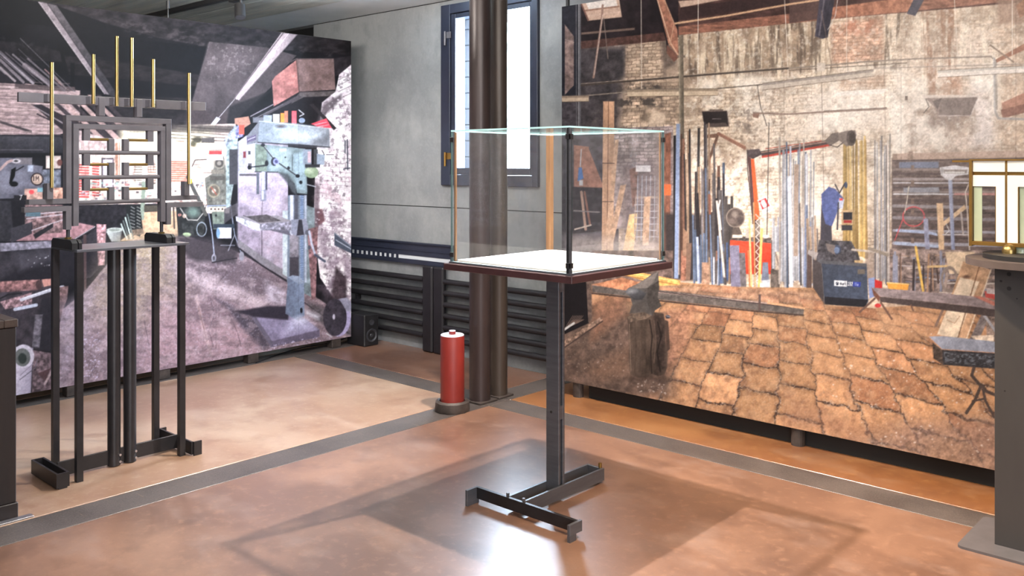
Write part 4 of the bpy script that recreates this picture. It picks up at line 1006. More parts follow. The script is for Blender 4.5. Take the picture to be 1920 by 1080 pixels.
p.rect(400, 420, 440, 428, (60, 68, 80)); p.rect(408, 427, 434, 447, (234, 232, 242), c2=(206, 202, 214), ax=((0, 427), (0, 447))); p.ell(409, 437, 3.6, 9.5, (140, 170, 204)); p.ell(401, 484, 4.5, 8, (150, 148, 160)); p.ell(453, 480, 4.5, 9, (150, 148, 160)); p.ell(401, 484, 2, 4, (80, 76, 84)); p.line([(398, 492), (444, 484)], 2.5, (60, 56, 62))
# cupboard
p.poly([(424, 268), (446, 244), (446, 300), (430, 390), (424, 390)], (160, 172, 174), tex=0.2, tcell=4); p.rect(430, 280, 446, 346, (74, 72, 78)); p.poly([(420, 392), (446, 380), (446, 400), (420, 420)], (90, 86, 92), a=0.8)
p.poly([(446, 266), (472, 248), (540, 250), (540, 520), (491, 494), (446, 458)], (180, 168, 184), tex=0.14, tcell=22)
p.poly([(446, 266), (462, 254), (462, 330), (446, 330)], (178, 176, 190)); p.rect(456, 284, 461, 296, (120, 60, 66)); p.rect(449, 326, 485, 330, (96, 92, 98))
p.poly([(446, 380), (491, 400), (491, 494), (446, 458)], (150, 138, 154), a=0.85, soft=5, tex=0.18, tcell=10); p.line([(491, 390), (491, 494)], 1.4, (70, 64, 74)); p.line([(446, 268), (446, 458)], 1.6, (120, 114, 124))
p.poly([(491, 400), (540, 400), (540, 520), (491, 494)], (176, 158, 172), a=0.6, soft=6, msk=(12, 12, 0.35, 0.7))
p.poly([(446, 448), (491, 480), (540, 512), (540, 526), (491, 496), (446, 462)], (138, 132, 140)); p.line([(446, 464), (491, 498), (538, 528)], 2.5, (52, 48, 56)); p.poly([(530, 395), (540, 395), (540, 520), (530, 514)], (196, 212, 216), a=0.7)
p.poly([(560, 380), (590, 390), (590, 560), (560, 545)], (136, 148, 156), tex=0.2, tcell=14); p.poly([(576, 430), (596, 425), (592, 560), (584, 562)], (150, 118, 124), tex=0.3)
# things on the cupboard
p.poly([(420, 262), (440, 236), (462, 232), (446, 250), (424, 276)], (150, 156, 170), tex=0.4, tcell=4); p.poly([(440, 222), (466, 218), (470, 232), (458, 240), (440, 232)], (170, 130, 118)); p.poly([(442, 238), (456, 234), (456, 256), (442, 260)], (130, 128, 170), tex=0.3, tcell=3); p.rect(448, 234, 458, 252, (196, 96, 84))
p.rect(474, 220, 496, 230, (120, 120, 130)); p.rect(494, 216, 510, 230, (160, 166, 182)); p.rect(512, 214, 524, 230, (232, 226, 220)); p.rect(526, 212, 534, 230, (226, 150, 80)); p.rect(533, 208, 540, 230, (186, 130, 112)); p.rect(547, 208, 556, 232, (220, 110, 122)); p.line([(560, 206), (570, 214), (562, 218)], 1.6, (210, 210, 220)); p.ell(566, 226, 6, 5, (150, 164, 190))
# the pillar drill
p.poly([(540, 366), (575, 366), (573, 530), (538, 530)], (128, 136, 152)); p.rect(544, 366, 550, 500, (206, 206, 220)); p.rect(552, 366, 559, 500, (92, 92, 104)); p.rect(563, 366, 569, 530, (100, 118, 150))
for k in range(50): p.line([(563, 368 + k * 3.2), (569, 369 + k * 3.2)], 1, (196, 208, 232), a=0.8)
p.rect(543, 440, 560, 482, (142, 136, 146), tex=0.2, tcell=10); p.rect(543, 482, 560, 520, (78, 74, 82)); p.rect(571, 366, 575, 530, (180, 186, 204))
p.poly([(462, 256), (486, 227), (486, 268), (463, 272)], (126, 126, 136)); p.poly([(463, 258), (480, 252), (480, 262), (463, 268)], (104, 96, 120)); p.line([(465, 262), (478, 257)], 1.2, (190, 184, 204))
p.poly([(486, 227), (560, 232), (617, 241), (618, 275), (560, 270), (484, 267)], (140, 147, 158), tex=0.10, tcell=16)
p.poly([(520, 238), (604, 246), (604, 270), (530, 264)], (214, 226, 244), a=0.85, soft=12); p.ell(527, 237, 8, 3, (96, 92, 98), soft=2); p.poly([(586, 262), (618, 250), (618, 275), (586, 272)], (120, 122, 132), a=0.7, soft=6); p.line([(486, 227), (617, 241)], 1.4, (196, 200, 208)); p.line([(484, 267), (618, 276)], 2, (64, 64, 72))
p.poly([(464, 272), (480, 268), (480, 322), (464, 322)], (222, 216, 226)); p.rect(465, 283, 470, 290, (80, 80, 90)); p.rect(465, 306, 472, 318, (92, 90, 98))
p.poly([(478, 269), (572, 279), (575, 330), (576, 364), (557, 362), (552, 344), (538, 332), (520, 323), (478, 322)], (130, 143, 149), tex=0.10, tcell=14)
p.poly([(479, 270), (500, 272), (500, 322), (479, 322)], (128, 138, 130), tex=0.15); p.poly([(505, 276), (546, 280), (540, 316), (506, 318)], (172, 185, 190), a=0.8, soft=6); p.poly([(520, 322), (540, 326), (556, 350), (556, 366), (548, 360), (536, 340)], (88, 92, 98), a=0.9, soft=2); p.line([(478, 322), (520, 323)], 2, (70, 70, 76))
p.poly([(550, 290), (572, 284), (575, 360), (556, 352)], (172, 192, 206), a=0.7, soft=3); p.line([(548, 290), (548, 320)], 1, (70, 74, 80)); p.ell(541, 315, 2.6, 3, (50, 50, 56)); p.ell(564, 342, 3, 3.4, (44, 46, 52)); p.ell(535, 295, 1.4, 1.4, (60, 60, 64)); p.rect(524, 279, 537, 283, (226, 222, 222))
p.rect(568, 280, 584, 309, (150, 160, 176)); p.rect(577, 284, 583, 305, (206, 184, 196)); p.rect(588, 280, 596, 312, (84, 86, 92)); p.poly([(594, 288), (609, 290), (608, 309), (594, 309)], (160, 172, 190)); p.ell(584, 323, 13, 11, (150, 168, 146)); p.ell(580, 320, 6, 5, (196, 208, 190), soft=3); p.rect(572, 308, 600, 314, (66, 66, 74)); p.line([(600, 312), (608, 330), (604, 344)], 1.6, (206, 200, 212)); p.line([(576, 346), (592, 350)], 1.6, (200, 206, 220)); p.line([(604, 282), (608, 290)], 1.6, (60, 60, 68)); p.line([(612, 290), (626, 290)], 1.4, (70, 70, 80))
p.line([(493, 272), (516, 301)], 2.6, (70, 70, 78)); p.line([(516, 301), (557, 330)], 2.2, (66, 66, 74)); p.line([(495, 273), (516, 299)], 0.9, (200, 204, 214)); p.ell(493, 272, 4, 3, (48, 48, 54)); p.ell(558, 330, 4, 3.4, (40, 40, 46)); p.ell(514, 303, 6, 8, (66, 66, 76)); p.ell(518, 303, 6, 6.5, (160, 164, 206)); p.ell(518, 303, 3, 3.4, (92, 92, 130)); p.line([(466, 314), (500, 310)], 2.4, (48, 48, 54)); p.ell(500, 306, 3.4, 5, (50, 50, 56)); p.ell(467, 314, 3, 4, (40, 40, 44))
p.rect(481, 324, 486, 364, (104, 106, 118)); p.rect(490, 322, 501, 356, (168, 166, 186)); p.rect(492, 322, 495, 358, (226, 224, 236)); p.rect(498, 322, 501, 356, (70, 70, 84)); p.rect(489, 356, 499, 377, (140, 140, 158)); p.rect(491, 358, 494, 374, (226, 226, 238)); p.line([(492, 377), (491, 402)], 1.4, (130, 120, 130))
p.poly([(442, 406), (462, 404), (520, 404), (546, 414), (546, 422), (486, 424), (470, 416)], (150, 144, 152)); p.poly([(462, 406), (500, 402), (528, 414), (486, 418)], (96, 90, 94), tex=0.2); p.poly([(442, 406), (488, 421), (488, 432), (478, 432), (443, 414)], (206, 206, 220), tex=0.25, tcell=4); p.poly([(488, 420), (546, 415), (546, 432), (488, 432)], (146, 142, 156), tex=0.3, tcell=4); p.line([(456, 404), (484, 416)], 1.2, (90, 86, 94))
p.poly([(540, 432), (500, 430), (546, 442)], (110, 106, 120)); p.poly([(546, 412), (574, 410), (578, 424), (577, 438), (560, 444), (546, 438)], (150, 152, 170)); p.poly([(560, 412), (566, 412), (570, 440), (556, 442)], (70, 68, 78)); p.ell(577, 436, 5, 5, (110, 112, 126)); p.line([(580, 434), (584, 456), (591, 478)], 4, (190, 194, 214)); p.line([(591, 478), (609, 490)], 4.4, (90, 96, 116)); p.ell(580, 464, 3, 4, (96, 98, 112))
p.poly([(470, 592), (538, 588), (570, 596), (599, 618), (599, 630), (508, 650), (505, 644)], (146, 138, 164), tex=0.08, tcell=16); p.poly([(508, 640), (599, 618), (599, 632), (508, 651)], (112, 104, 124)); p.poly([(470, 592), (478, 592), (512, 642), (508, 651)], (112, 106, 122)); p.poly([(540, 600), (585, 605), (590, 616), (530, 626)], (206, 204, 234), a=0.6, soft=8)
p.poly([(442, 584), (500, 574), (545, 574), (540, 600), (474, 594)], (60, 55, 66), soft=2)
p.poly([(540, 520), (570, 530), (571, 592), (556, 600), (535, 588)], (112, 120, 140), c2=(140, 152, 178), ax=((536, 0), (571, 0)), tex=0.06); p.poly([(540, 520), (548, 516), (562, 518), (571, 530), (560, 533)], (150, 160, 180)); p.ell(565, 582, 2.4, 5, (40, 40, 48)); p.ell(563, 600, 12, 6, (220, 220, 240), a=0.8, soft=5)
p.ell(634, 596, 24, 35, (176, 168, 202)); p.ell(628, 595, 22, 35, (74, 69, 80), tex=0.2); p.ell(626, 594, 2.4, 5, (210, 204, 224)); p.poly([(636, 560), (650, 558), (660, 568), (660, 584), (650, 584)], (160, 158, 178)); p.line([(612, 625), (622, 632)], 2, (190, 190, 196))
p.poly([(572, 580), (600, 592), (598, 600), (574, 590)], (216, 214, 228), a=0.8, soft=4)
p.specks([(505, 648), (600, 630), (640, 630), (560, 652), (500, 662)], 200, (220, 212, 240), 0.4, 1.2, 12)
p.grit(0.07, 2.4, 90); p.grit(0.05, 9, 91)
for k in (-40, 90, 240, 405, 560): p.line([(k, -60), (k, 820)], 0.7, (30, 28, 32), a=0.25)
p.a = 255 * np.clip(p.a / 255, 0, 1) ** 1.16

# ---- print 2: the brick smithy with anvil, rod stacks and clay-paved floor
p = Print(1040, -240, 2200, 1000, (206, 184, 162), 5)
PR = p
W_ = [(1040, -240), (2200, -240), (2200, 620), (1040, 620)]
p.poly(W_, (212, 190, 168), tex=0.12, tcell=26)
p.poly([(1400, 160), (1700, 130), (1700, 420), (1400, 430)], (238, 220, 202), a=0.8, soft=40)
p.poly([(1690, 60), (2200, 20), (2200, 300), (1690, 300)], (216, 196, 180), a=0.8, soft=30)
p.bricks([(1150, 60), (2200, 0), (2200, 560), (1150, 560)], 17, 6.2, (132, 110, 94), 0.7, 0.10, -0.03, 2, 0.35, 0.7)
p.poly([(1288, 66), (1480, 38), (1560, 34), (1560, 128), (1288, 150)], (158, 136, 116), a=0.9, soft=8, tex=0.2, tcell=18)
p.streaks([(1288, 60), (1560, 30), (1560, 140), (1288, 160)], (226, 206, 182), 0.85, 8, 9, 1, 0.5, 0.75)
p.streaks([(1288, 60), (1700, 20), (1700, 130), (1288, 150)], (92, 78, 68), 0.7, 7, 8, 2, 0.55, 0.8)
p.streaks([(1660, 20), (1900, 0), (1900, 200), (1660, 200)], (244, 228, 208), 0.8, 12, 8, 3, 0.5, 0.75)
p.poly([(1558, 46), (1656, 30), (1656, 112), (1560, 122)], (208, 166, 142), a=0.85, soft=5, tex=0.15, tcell=8)
p.bricks([(1558, 46), (1656, 30), (1656, 112), (1560, 122)], 17, 6.5, (140, 104, 86), 0.8, 0.12, -0.04, 3, 0.1, 0.3)
p.poly([(1558, 44), (1640, 34), (1640, 60), (1560, 64)], (192, 122, 98), a=0.6, soft=8, msk=(18, 20, 0.35, 0.6))
p.poly([(1574, 136), (1660, 130), (1660, 170), (1576, 176)], (204, 174, 152), a=0.85, soft=3); p.bricks([(1574, 136), (1660, 130), (1660, 170), (1576, 176)], 17, 6, (146, 116, 98), 0.8, 0.1, -0.03, 4, 0.1, 0.3)
p.streaks([(1716, 16), (1792, 8), (1792, 182), (1734, 178)], (150, 112, 92), 0.85, 10, 14, 4, 0.35, 0.65)
p.poly([(1756, 140), (1800, 138), (1806, 182), (1760, 180)], (176, 134, 112), a=0.8, soft=5)
p.poly([(1700, 182), (1862, 178), (1862, 292), (1690, 292)], (184, 166, 156), a=0.75, soft=16, tex=0.2, tcell=24)
p.poly([(1735, 205), (1810, 205), (1810, 240), (1740, 240)], (120, 104, 98), a=0.7, soft=8)
p.poly([(1822, 150), (1864, 150), (1864, 280), (1822, 270)], (226, 214, 210), a=0.7, soft=10)
p.poly([(1870, 40), (2200, 20), (2200, 300), (1870, 280)], (196, 168, 146), a=0.7, soft=14, tex=0.2, tcell=12)
p.poly([(1665, 170), (1700, 165), (1700, 290), (1670, 290)], (246, 236, 224), a=0.8, soft=8)
p.poly([(1510, 175), (1600, 165), (1660, 175), (1660, 240), (1510, 250)], (244, 230, 218), a=0.6, soft=12)
p.poly(W_, (140, 118, 102), a=0.35, msk=(4.5, 21, 0.62, 0.9), soft=2)
p.poly(W_, (150, 128, 112), a=0.5, msk=(30, 30, 0.58, 0.85), soft=2)
p.poly(W_, (252, 242, 230), a=0.35, msk=(5, 22, 0.6, 0.86), soft=2)
p.poly([(1290, 150), (1870, 110), (1870, 300), (1700, 420), (1290, 430)], (252, 242, 230), a=0.6, msk=(36, 31, 0.5, 0.75), soft=14)
p.poly([(1300, 170), (1480, 160), (1480, 420), (1300, 420)], (112, 92, 80), a=0.4, msk=(5, 23, 0.6, 0.86), soft=10)
p.poly([(1388, 190), (1410, 200), (1410, 250), (1380, 240)], (120, 108, 102), a=0.7, soft=8, msk=(7, 24, 0.4, 0.7))
# smoke-blackened corner at the left
p.poly([(1040, 84), (1176, 84), (1176, 160), (1166, 250), (1150, 340), (1040, 430)], (70, 64, 67), a=0.97, soft=10, tex=0.25, tcell=10)
p.poly([(1090, 240), (1176, 150), (1180, 200), (1160, 260)], (104, 94, 90), a=0.6, soft=10, msk=(6, 25, 0.45, 0.7))
p.poly([(1168, 150), (1280, 140), (1280, 236), (1160, 240)], (182, 158, 138), a=0.85, soft=10, tex=0.25, tcell=14)
p.bricks([(1172, 80), (1282, 70), (1282, 240), (1165, 245)], 16, 6.6, (108, 90, 78), 0.85, 0.16, -0.04, 5, 0.25, 0.5)
p.poly([(1173, 84), (1246, 74), (1246, 152), (1172, 152)], (196, 170, 148), a=0.6, soft=2); p.bricks([(1173, 84), (1246, 74), (1246, 152), (1172, 152)], 15, 6.2, (112, 92, 80), 0.9, 0.14, -0.05, 6, 0.1, 0.25)
p.poly([(1160, 160), (1240, 152), (1240, 200), (1158, 206)], (66, 60, 58), a=0.8, soft=6, msk=(12, 26, 0.45, 0.7))
p.poly([(1238, 66), (1264, 66), (1270, 140), (1244, 146)], (104, 90, 82), a=0.85, soft=4); p.poly([(1246, 130), (1272, 120), (1272, 152), (1250, 152)], (190, 166, 146), a=0.7, soft=4)
p.poly([(1225, 205), (1250, 214), (1244, 232), (1214, 234)], (222, 198, 176), a=0.8, soft=3)
# roof timbers
p.poly([(1040, -240), (1300, -240), (1290, 40), (1272, 70), (1250, 66), (1090, 86), (1040, 90)], (42, 33, 36), tex=0.25, tcell=14)
p.poly([(1085, 78), (1250, 60), (1250, 76), (1085, 92)], (88, 62, 56), tex=0.2); p.poly([(1090, 61), (1190, 52), (1190, 56), (1090, 65)], (120, 100, 90))
p.poly([(1089, 5), (1160, -8), (1166, 32), (1102, 39)], (198, 168, 150)); p.poly([(1098, 4), (1154, -6), (1158, 12), (1104, 18)], (226, 214, 206)); p.line([(1096, 20), (1160, 12)], 3, (150, 116, 100)); p.line([(1104, 30), (1162, 22)], 4, (206, 176, 158)); p.line([(1089, 5), (1103, 38)], 3, (120, 88, 78))
p.line([(1130, 10), (1128, 40), (1113, 145)], 4, (150, 122, 110)); p.line([(1132, 34), (1140, 110)], 1.6, (128, 112, 104)); p.line([(1130, 28), (1114, 140)], 1, (206, 188, 176))
roofR = [(1272, -240), (2200, -240), (2200, -30), (1900, 6), (1720, 22), (1570, 34), (1480, 44), (1272, 66)]
p.poly(roofR, (78, 56, 52), tex=0.25, tcell=16, aniso=0.4)
p.poly([(1272, 50), (1480, 26), (1560, 14), (1900, -30), (2200, -70), (2200, -38), (1900, 2), (1720, 20), (1480, 44), (1272, 66)], (140, 98, 82), tex=0.2, tcell=12, aniso=0.3)
p.poly([(1545, 16), (1720, -8), (1720, 20), (1570, 33)], (164, 112, 90), tex=0.15); p.poly([(1480, -4), (1545, -10), (1545, 34), (1480, 44)], (92, 72, 68), a=0.9)
p.line([(1266, 44), (1360, 30), (1480, 8), (1560, -4)], 3.5, (206, 168, 136)); p.poly([(1272, 2), (1300, 0), (1372, -4), (1276, 14)], (200, 172, 154)); p.poly([(1276, 14), (1480, -12), (1480, 6), (1272, 38)], (60, 44, 44), a=0.9)
p.poly([(1229, -10), (1243, -10), (1270, 56), (1273, 106), (1253, 82)], (164, 116, 96), tex=0.15); p.poly([(1214, -10), (1229, -10), (1253, 82), (1250, 96), (1248, 70)], (34, 27, 30)); p.line([(1231, -6), (1257, 80), (1272, 104)], 2, (214, 176, 150)); p.line([(1243, -6), (1264, 44), (1256, 84)], 1.6, (190, 150, 126)); p.poly([(1250, 84), (1274, 106), (1264, 116), (1250, 100)], (120, 84, 72))
p.poly([(1540, -30), (1570, -30), (1552, 70), (1542, 73), (1528, 68)], (66, 62, 72), tex=0.25, tcell=10, aniso=3); p.line([(1548, -20), (1536, 66)], 3, (104, 96, 104)); p.line([(1572, -10), (1566, 30), (1552, 56)], 1.2, (200, 190, 184))
p.poly([(1718, -12), (1740, -14), (1716, 30), (1700, 26)], (72, 70, 80)); p.poly([(1868, -20), (2000, -40), (2000, 40), (1872, 46)], (152, 124, 108), a=0.8, soft=5)
p.poly([(1905, 10), (1960, -30), (1960, 4), (1912, 34)], (150, 112, 92)); p.poly([(1866, 112), (1920, 82), (1960, 60), (1960, 70), (1920, 94), (1868, 118)], (150, 104, 86)); p.line([(1856, 84), (1900, 116)], 3, (130, 110, 98))
p.poly([(1878, 193), (1920, 174), (1980, 150), (1980, 200), (1920, 200), (1880, 212)], (172, 124, 106)); p.poly([(1876, 206), (1980, 180), (1980, 196), (1880, 222)], (132, 92, 80))
# dark bay left of the pipe
p.poly([(1040, -240), (1084, -240), (1084, 250), (1040, 250)], (42, 41, 49), tex=0.15)
p.poly([(1059, 46), (1076, 68), (1076, 160), (1059, 178)], (132, 112, 107), tex=0.25, tcell=8); p.line([(1060, 74), (1076, 80)], 1, (170, 150, 142)); p.line([(1060, 114), (1076, 122)], 1, (170, 150, 142)); p.line([(1060, 140), (1076, 150)], 1, (90, 76, 74))
p.rect(1053, 180, 1084, 250, (76, 70, 74), tex=0.2); p.line([(1080, -100), (1081, 240)], 1.6, (104, 100, 104)); p.rect(1084, -240, 1089, 240, (104, 101, 104)); p.line([(1085, -240), (1085, 240)], 1, (160, 156, 158))
# lamps, wires, conduits
for a, b in (((1201, -200), (1203, 166)), ((1311, -200), (1308, 162)), ((1462, -200), (1478, 146)), ((1589, -200), (1587, 130)), ((1778, -200), (1797, 126)), ((1899, -200), (1898, 102))):
    p.line([a, b], 1.3, (226, 212, 198), a=0.85)
p.line([(1090, 160), (1276, 144), (1480, 128)], 3.4, (78, 68, 62)); p.line([(1090, 157), (1480, 125)], 1, (170, 152, 136))
p.line([(1480, 128), (1535, 124), (1620, 116), (1725, 110), (1858, 106), (1864, 112)], 3, (140, 126, 116)); p.line([(1480, 132), (1700, 118)], 1.4, (96, 84, 76)); p.line([(1640, 128), (1780, 124), (2000, 118)], 1.6, (150, 136, 128))
p.line([(1864, 110), (1866, 208), (1872, 222), (2000, 226)], 4.4, (164, 156, 152)); p.line([(1863, 110), (1864, 208)], 1.2, (214, 206, 202)); p.line([(1868, 112), (1869, 206)], 1, (110, 100, 96))
p.line([(1090, 180), (1180, 172)], 2, (150, 136, 124)); p.line([(1346, 166), (1424, 159), (1480, 150)], 1.8, (86, 76, 70)); p.line([(1420, 160), (1426, 200), (1438, 236)], 1.4, (84, 74, 70))
p.rect(1532, 118, 1547, 134, (208, 192, 178)); p.line([(1540, 20), (1559, 120)], 1, (120, 100, 88)); p.line([(1540, 134), (1546, 420)], 1.2, (120, 104, 96), a=0.7); p.line([(1658, 130), (1660, 250)], 1.2, (150, 134, 122), a=0.7)
def tube_(x0, y0, x1, y1, h0, c, dk):
    p.poly([(x0, y0), (x1, y1), (x1, y1 + h0), (x0, y0 + h0)], c); p.poly([(x0, y0), (x1, y1), (x1, y1 + h0 * 0.35), (x0, y0 + h0 * 0.35)], dk); p.line([(x0, y0 + h0), (x1, y1 + h0)], 1, (110, 94, 82)); p.line([(x0, y0), (x1, y1)], 1.2, (120, 106, 96))
tube_(1176, 168, 1346, 166, 13, (206, 184, 160), (150, 132, 114)); tube_(1053, 180, 1104, 179, 11, (196, 174, 152), (150, 130, 114)); tube_(1430, 156, 1638, 130, 13, (198, 182, 168), (154, 142, 134)); tube_(1758, 132, 2100, 114, 13, (232, 220, 210), (196, 186, 178))
p.poly([(1568, 172), (1664, 166), (1656, 176), (1566, 180)], (240, 230, 220)); p.line([(1413, 212), (1480, 214), (1545, 210), (1662, 204)], 3.4, (146, 124, 114)); p.line([(1545, 208), (1662, 202)], 1, (96, 82, 76)); p.poly([(1411, 214), (1424, 212), (1422, 222), (1412, 220)], (140, 110, 96))
# pipe
p.poly([(1272, 66), (1281, 66), (1283, 285), (1274, 285)], (134, 122, 106), c2=(96, 86, 76), ax=((1273, 0), (1283, 0)), tex=0.1); p.poly([(1275, 285), (1284, 285), (1282, 522), (1274, 522)], (126, 100, 90), c2=(84, 66, 62), ax=((1275, 0), (1284, 0)))
for yy in (104, 268, 276): p.rect(1270, yy, 1285, yy + 4, (120, 106, 94))
p.line([(1274, 86), (1275, 280)], 1, (180, 166, 148))
# black reflector lamps
p.poly([(1316, 209), (1363, 208), (1366, 237), (1321, 239)], (50, 43, 43)); p.poly([(1321, 232), (1360, 230), (1366, 237), (1321, 239)], (88, 76, 72)); p.line([(1316, 209), (1363, 208), (1367, 237)], 1.4, (112, 96, 90)); p.line([(1336, 223), (1352, 223)], 1.2, (130, 122, 120)); p.rect(1330, 205, 1356, 208, (110, 96, 88))
p.poly([(1730, 180), (1834, 180), (1820, 217), (1758, 216), (1752, 200)], (138, 122, 116), tex=0.08); p.poly([(1730, 178), (1834, 178), (1834, 182), (1730, 184)], (210, 194, 184)); p.poly([(1764, 186), (1834, 182), (1820, 216), (1760, 216)], (116, 102, 98)); p.line([(1834, 181), (1820, 217), (1760, 217)], 1.4, (190, 176, 168)); p.line([(1736, 186), (1742, 200), (1732, 212)], 2, (96, 86, 82)); p.poly([(1748, 190), (1766, 184), (1758, 206)], (90, 80, 78))
p.rect(1697, 180, 1702, 188, (110, 96, 88)); p.poly([(1770, 152), (1782, 150), (1780, 156)], (214, 196, 180)); p.line([(1774, 156), (1778, 150), (1783, 157)], 1, (236, 224, 214))
# bracket and arm
p.poly([(1319, 254), (1346, 250), (1346, 258), (1320, 259)], (128, 98, 84), tex=0.2); p.line([(1347, 250), (1333, 290), (1319, 324)], 5, (112, 86, 74)); p.line([(1348, 251), (1372, 264), (1396, 277)], 6.4, (144, 106, 90)); p.line([(1350, 249), (1396, 273)], 1.4, (184, 146, 126)); p.line([(1332, 292), (1326, 440)], 1.6, (150, 84, 62))
# left lower bay seen behind the glass case
p.poly([(1053, 240), (1160, 240), (1160, 470), (1130, 520), (1053, 520)], (84, 79, 85), tex=0.25, tcell=14)
p.poly([(1150, 240), (1262, 236), (1262, 420), (1150, 430)], (164, 148, 146), tex=0.2, tcell=10); p.bricks([(1150, 236), (1262, 232), (1262, 420), (1150, 430)], 15, 6.4, (96, 84, 84), 0.85, 0.14, -0.03, 7, 0.2, 0.45)
p.poly([(1165, 310), (1262, 300), (1262, 470), (1165, 470)], (120, 106, 106), a=0.75, soft=8, tex=0.2)
p.poly([(1076, 272), (1104, 275), (1131, 340), (1131, 354), (1076, 350)], (166, 122, 106), tex=0.08); p.line([(1106, 278), (1132, 345)], 4, (92, 86, 92)); p.line([(1090, 280), (1088, 312)], 2, (190, 190, 194)); p.poly([(1085, 314), (1091, 314), (1094, 335), (1083, 340)], (92, 128, 182)); p.rect(1086, 338, 1093, 348, (206, 204, 206))
p.poly([(1053, 350), (1132, 352), (1140, 432), (1053, 440)], (58, 53, 57), tex=0.25); p.line([(1090, 360), (1098, 430)], 5, (176, 144, 128)); p.line([(1096, 360), (1106, 420)], 4, (140, 100, 88)); p.line([(1078, 430), (1108, 422)], 3, (196, 178, 164)); p.line([(1076, 395), (1124, 398)], 2.4, (140, 130, 130))
p.poly([(1131, 190), (1152, 190), (1150, 470), (1128, 470)], (196, 156, 128), tex=0.12, tcell=12, aniso=4); p.line([(1141, 190), (1138, 470)], 1.2, (120, 86, 70)); p.poly([(1153, 262), (1160, 262), (1144, 456), (1134, 456)], (206, 168, 140), tex=0.12); p.line([(1130, 306), (1152, 306)], 1.4, (90, 70, 62)); p.line([(1130, 378), (1150, 378)], 1.4, (90, 70, 62))
p.poly([(1163, 348), (1174, 346), (1150, 456), (1140, 456)], (196, 160, 134), tex=0.15); p.poly([(1180, 402), (1196, 400), (1188, 470), (1168, 470)], (224, 186, 138), tex=0.12); p.poly([(1180, 318), (1196, 312), (1192, 380), (1186, 390)], (124, 96, 88), tex=0.2); p.rect(1192, 310, 1220, 322, (216, 208, 208))
p.rect(1192, 368, 1242, 372, (170, 150, 140)); p.line([(1192, 368), (1190, 440)], 2, (170, 150, 140)); p.line([(1236, 368), (1232, 440)], 3, (180, 156, 142))
for k in range(6): p.line([(1190, 384 + k * 12), (1236, 384 + k * 12)], 1.2, (196, 192, 196)); p.line([(1196 + k * 8, 330), (1194 + k * 8, 450)], 1.2, (170, 172, 184))
p.poly([(1208, 370), (1220, 368), (1216, 460), (1204, 460)], (196, 160, 134), tex=0.15); p.poly([(1060, 440), (1262, 452), (1262, 476), (1060, 476)], (204, 186, 176), a=0.55, soft=10)
p.rect(1228, 240, 1246, 480, (150, 132, 128), a=0.5, soft=3); p.poly([(1246, 252), (1258, 248), (1256, 480), (1244, 480)], (140, 96, 80), tex=0.2, aniso=3); p.rect(1244, 346, 1258, 366, (222, 110, 70))
# stacks of rods and bars against the wall
p.poly([(1246, 400), (1376, 404), (1376, 530), (1246, 524)], (64, 57, 57), a=0.95, soft=4)
BL, BR, GR, DK, TN, LT = (120, 132, 156), (130, 96, 82), (120, 112, 112), (66, 60, 62), (186, 156, 132), (196, 194, 200)
p.bars(1262, 1292, (228, 300), (506, 526), [DK, BR, GR, DK, TN], 3, 6, 1, 2)
p.bars(1286, 1345, (226, 330), (510, 526), [GR, BL, DK, LT, TN, GR, DK, BR], 2.5, 6, 5, 3)
p.poly([(1268, 232), (1275, 232), (1272, 522), (1264, 522)], (146, 158, 186)); p.bars(1300, 1362, (300, 400), (512, 530), [DK, GR, BR, BL, DK], 3, 7, 6, 5)
p.bars(1340, 1378, (355, 420), (470, 500), [DK, GR, (96, 88, 86)], 5, 10, 1, 6)
p.bars(1300, 1330, (400, 470), (526, 542), [(170, 176, 196), BL, LT, GR], 3, 6, 3, 7); p.poly([(1316, 492), (1332, 492), (1330, 540), (1315, 540)], (168, 134, 114), tex=0.2)
p.bars(1330, 1368, (440, 500), (526, 542), [BL, LT, GR, TN, (92, 110, 150)], 3, 6, 3, 8); p.poly([(1277, 470), (1288, 470), (1286, 526), (1276, 526)], (158, 112, 94), tex=0.25); p.poly([(1281, 428), (1290, 436), (1290, 480), (1280, 480)], (156, 124, 104)); p.poly([(1287, 456), (1297, 456), (1294, 526), (1286, 526)], (130, 104, 90))
p.poly([(1342, 376), (1346, 376), (1360, 520), (1356, 520)], (214, 200, 190)); p.line([(1352, 430), (1347, 390), (1350, 376)], 2.6, (214, 206, 202)); p.line([(1330, 366), (1331, 400)], 5, (130, 90, 76))
# red cabinet, fan, sign
p.poly([(1369, 450), (1446, 456), (1446, 514), (1369, 514)], (216, 80, 54), c2=(190, 62, 44), ax=((1369, 450), (1446, 514)), tex=0.08); p.poly([(1372, 442), (1446, 446), (1446, 456), (1370, 450)], (96, 84, 80), tex=0.4, tcell=4); p.rect(1373, 440, 1392, 446, (220, 204, 188)); p.ell(1436, 443, 6, 4, (206, 196, 192)); p.rect(1398, 430, 1408, 446, (190, 176, 166))
p.ell(1379, 408, 17.5, 18.5, (124, 110, 102)); p.ell(1379, 408, 15.5, 16.5, (92, 80, 76), tex=0.2); p.ell(1378, 402, 6, 6, (140, 126, 118), soft=2); p.ell(1372, 415, 6, 6, (118, 104, 98), soft=2); p.ell(1388, 413, 6, 7, (80, 70, 68), soft=2); p.ell(1379, 408, 17, 18, (150, 136, 126), ring=1.2); p.poly([(1374, 426), (1386, 426), (1392, 440), (1372, 440)], (96, 84, 78))
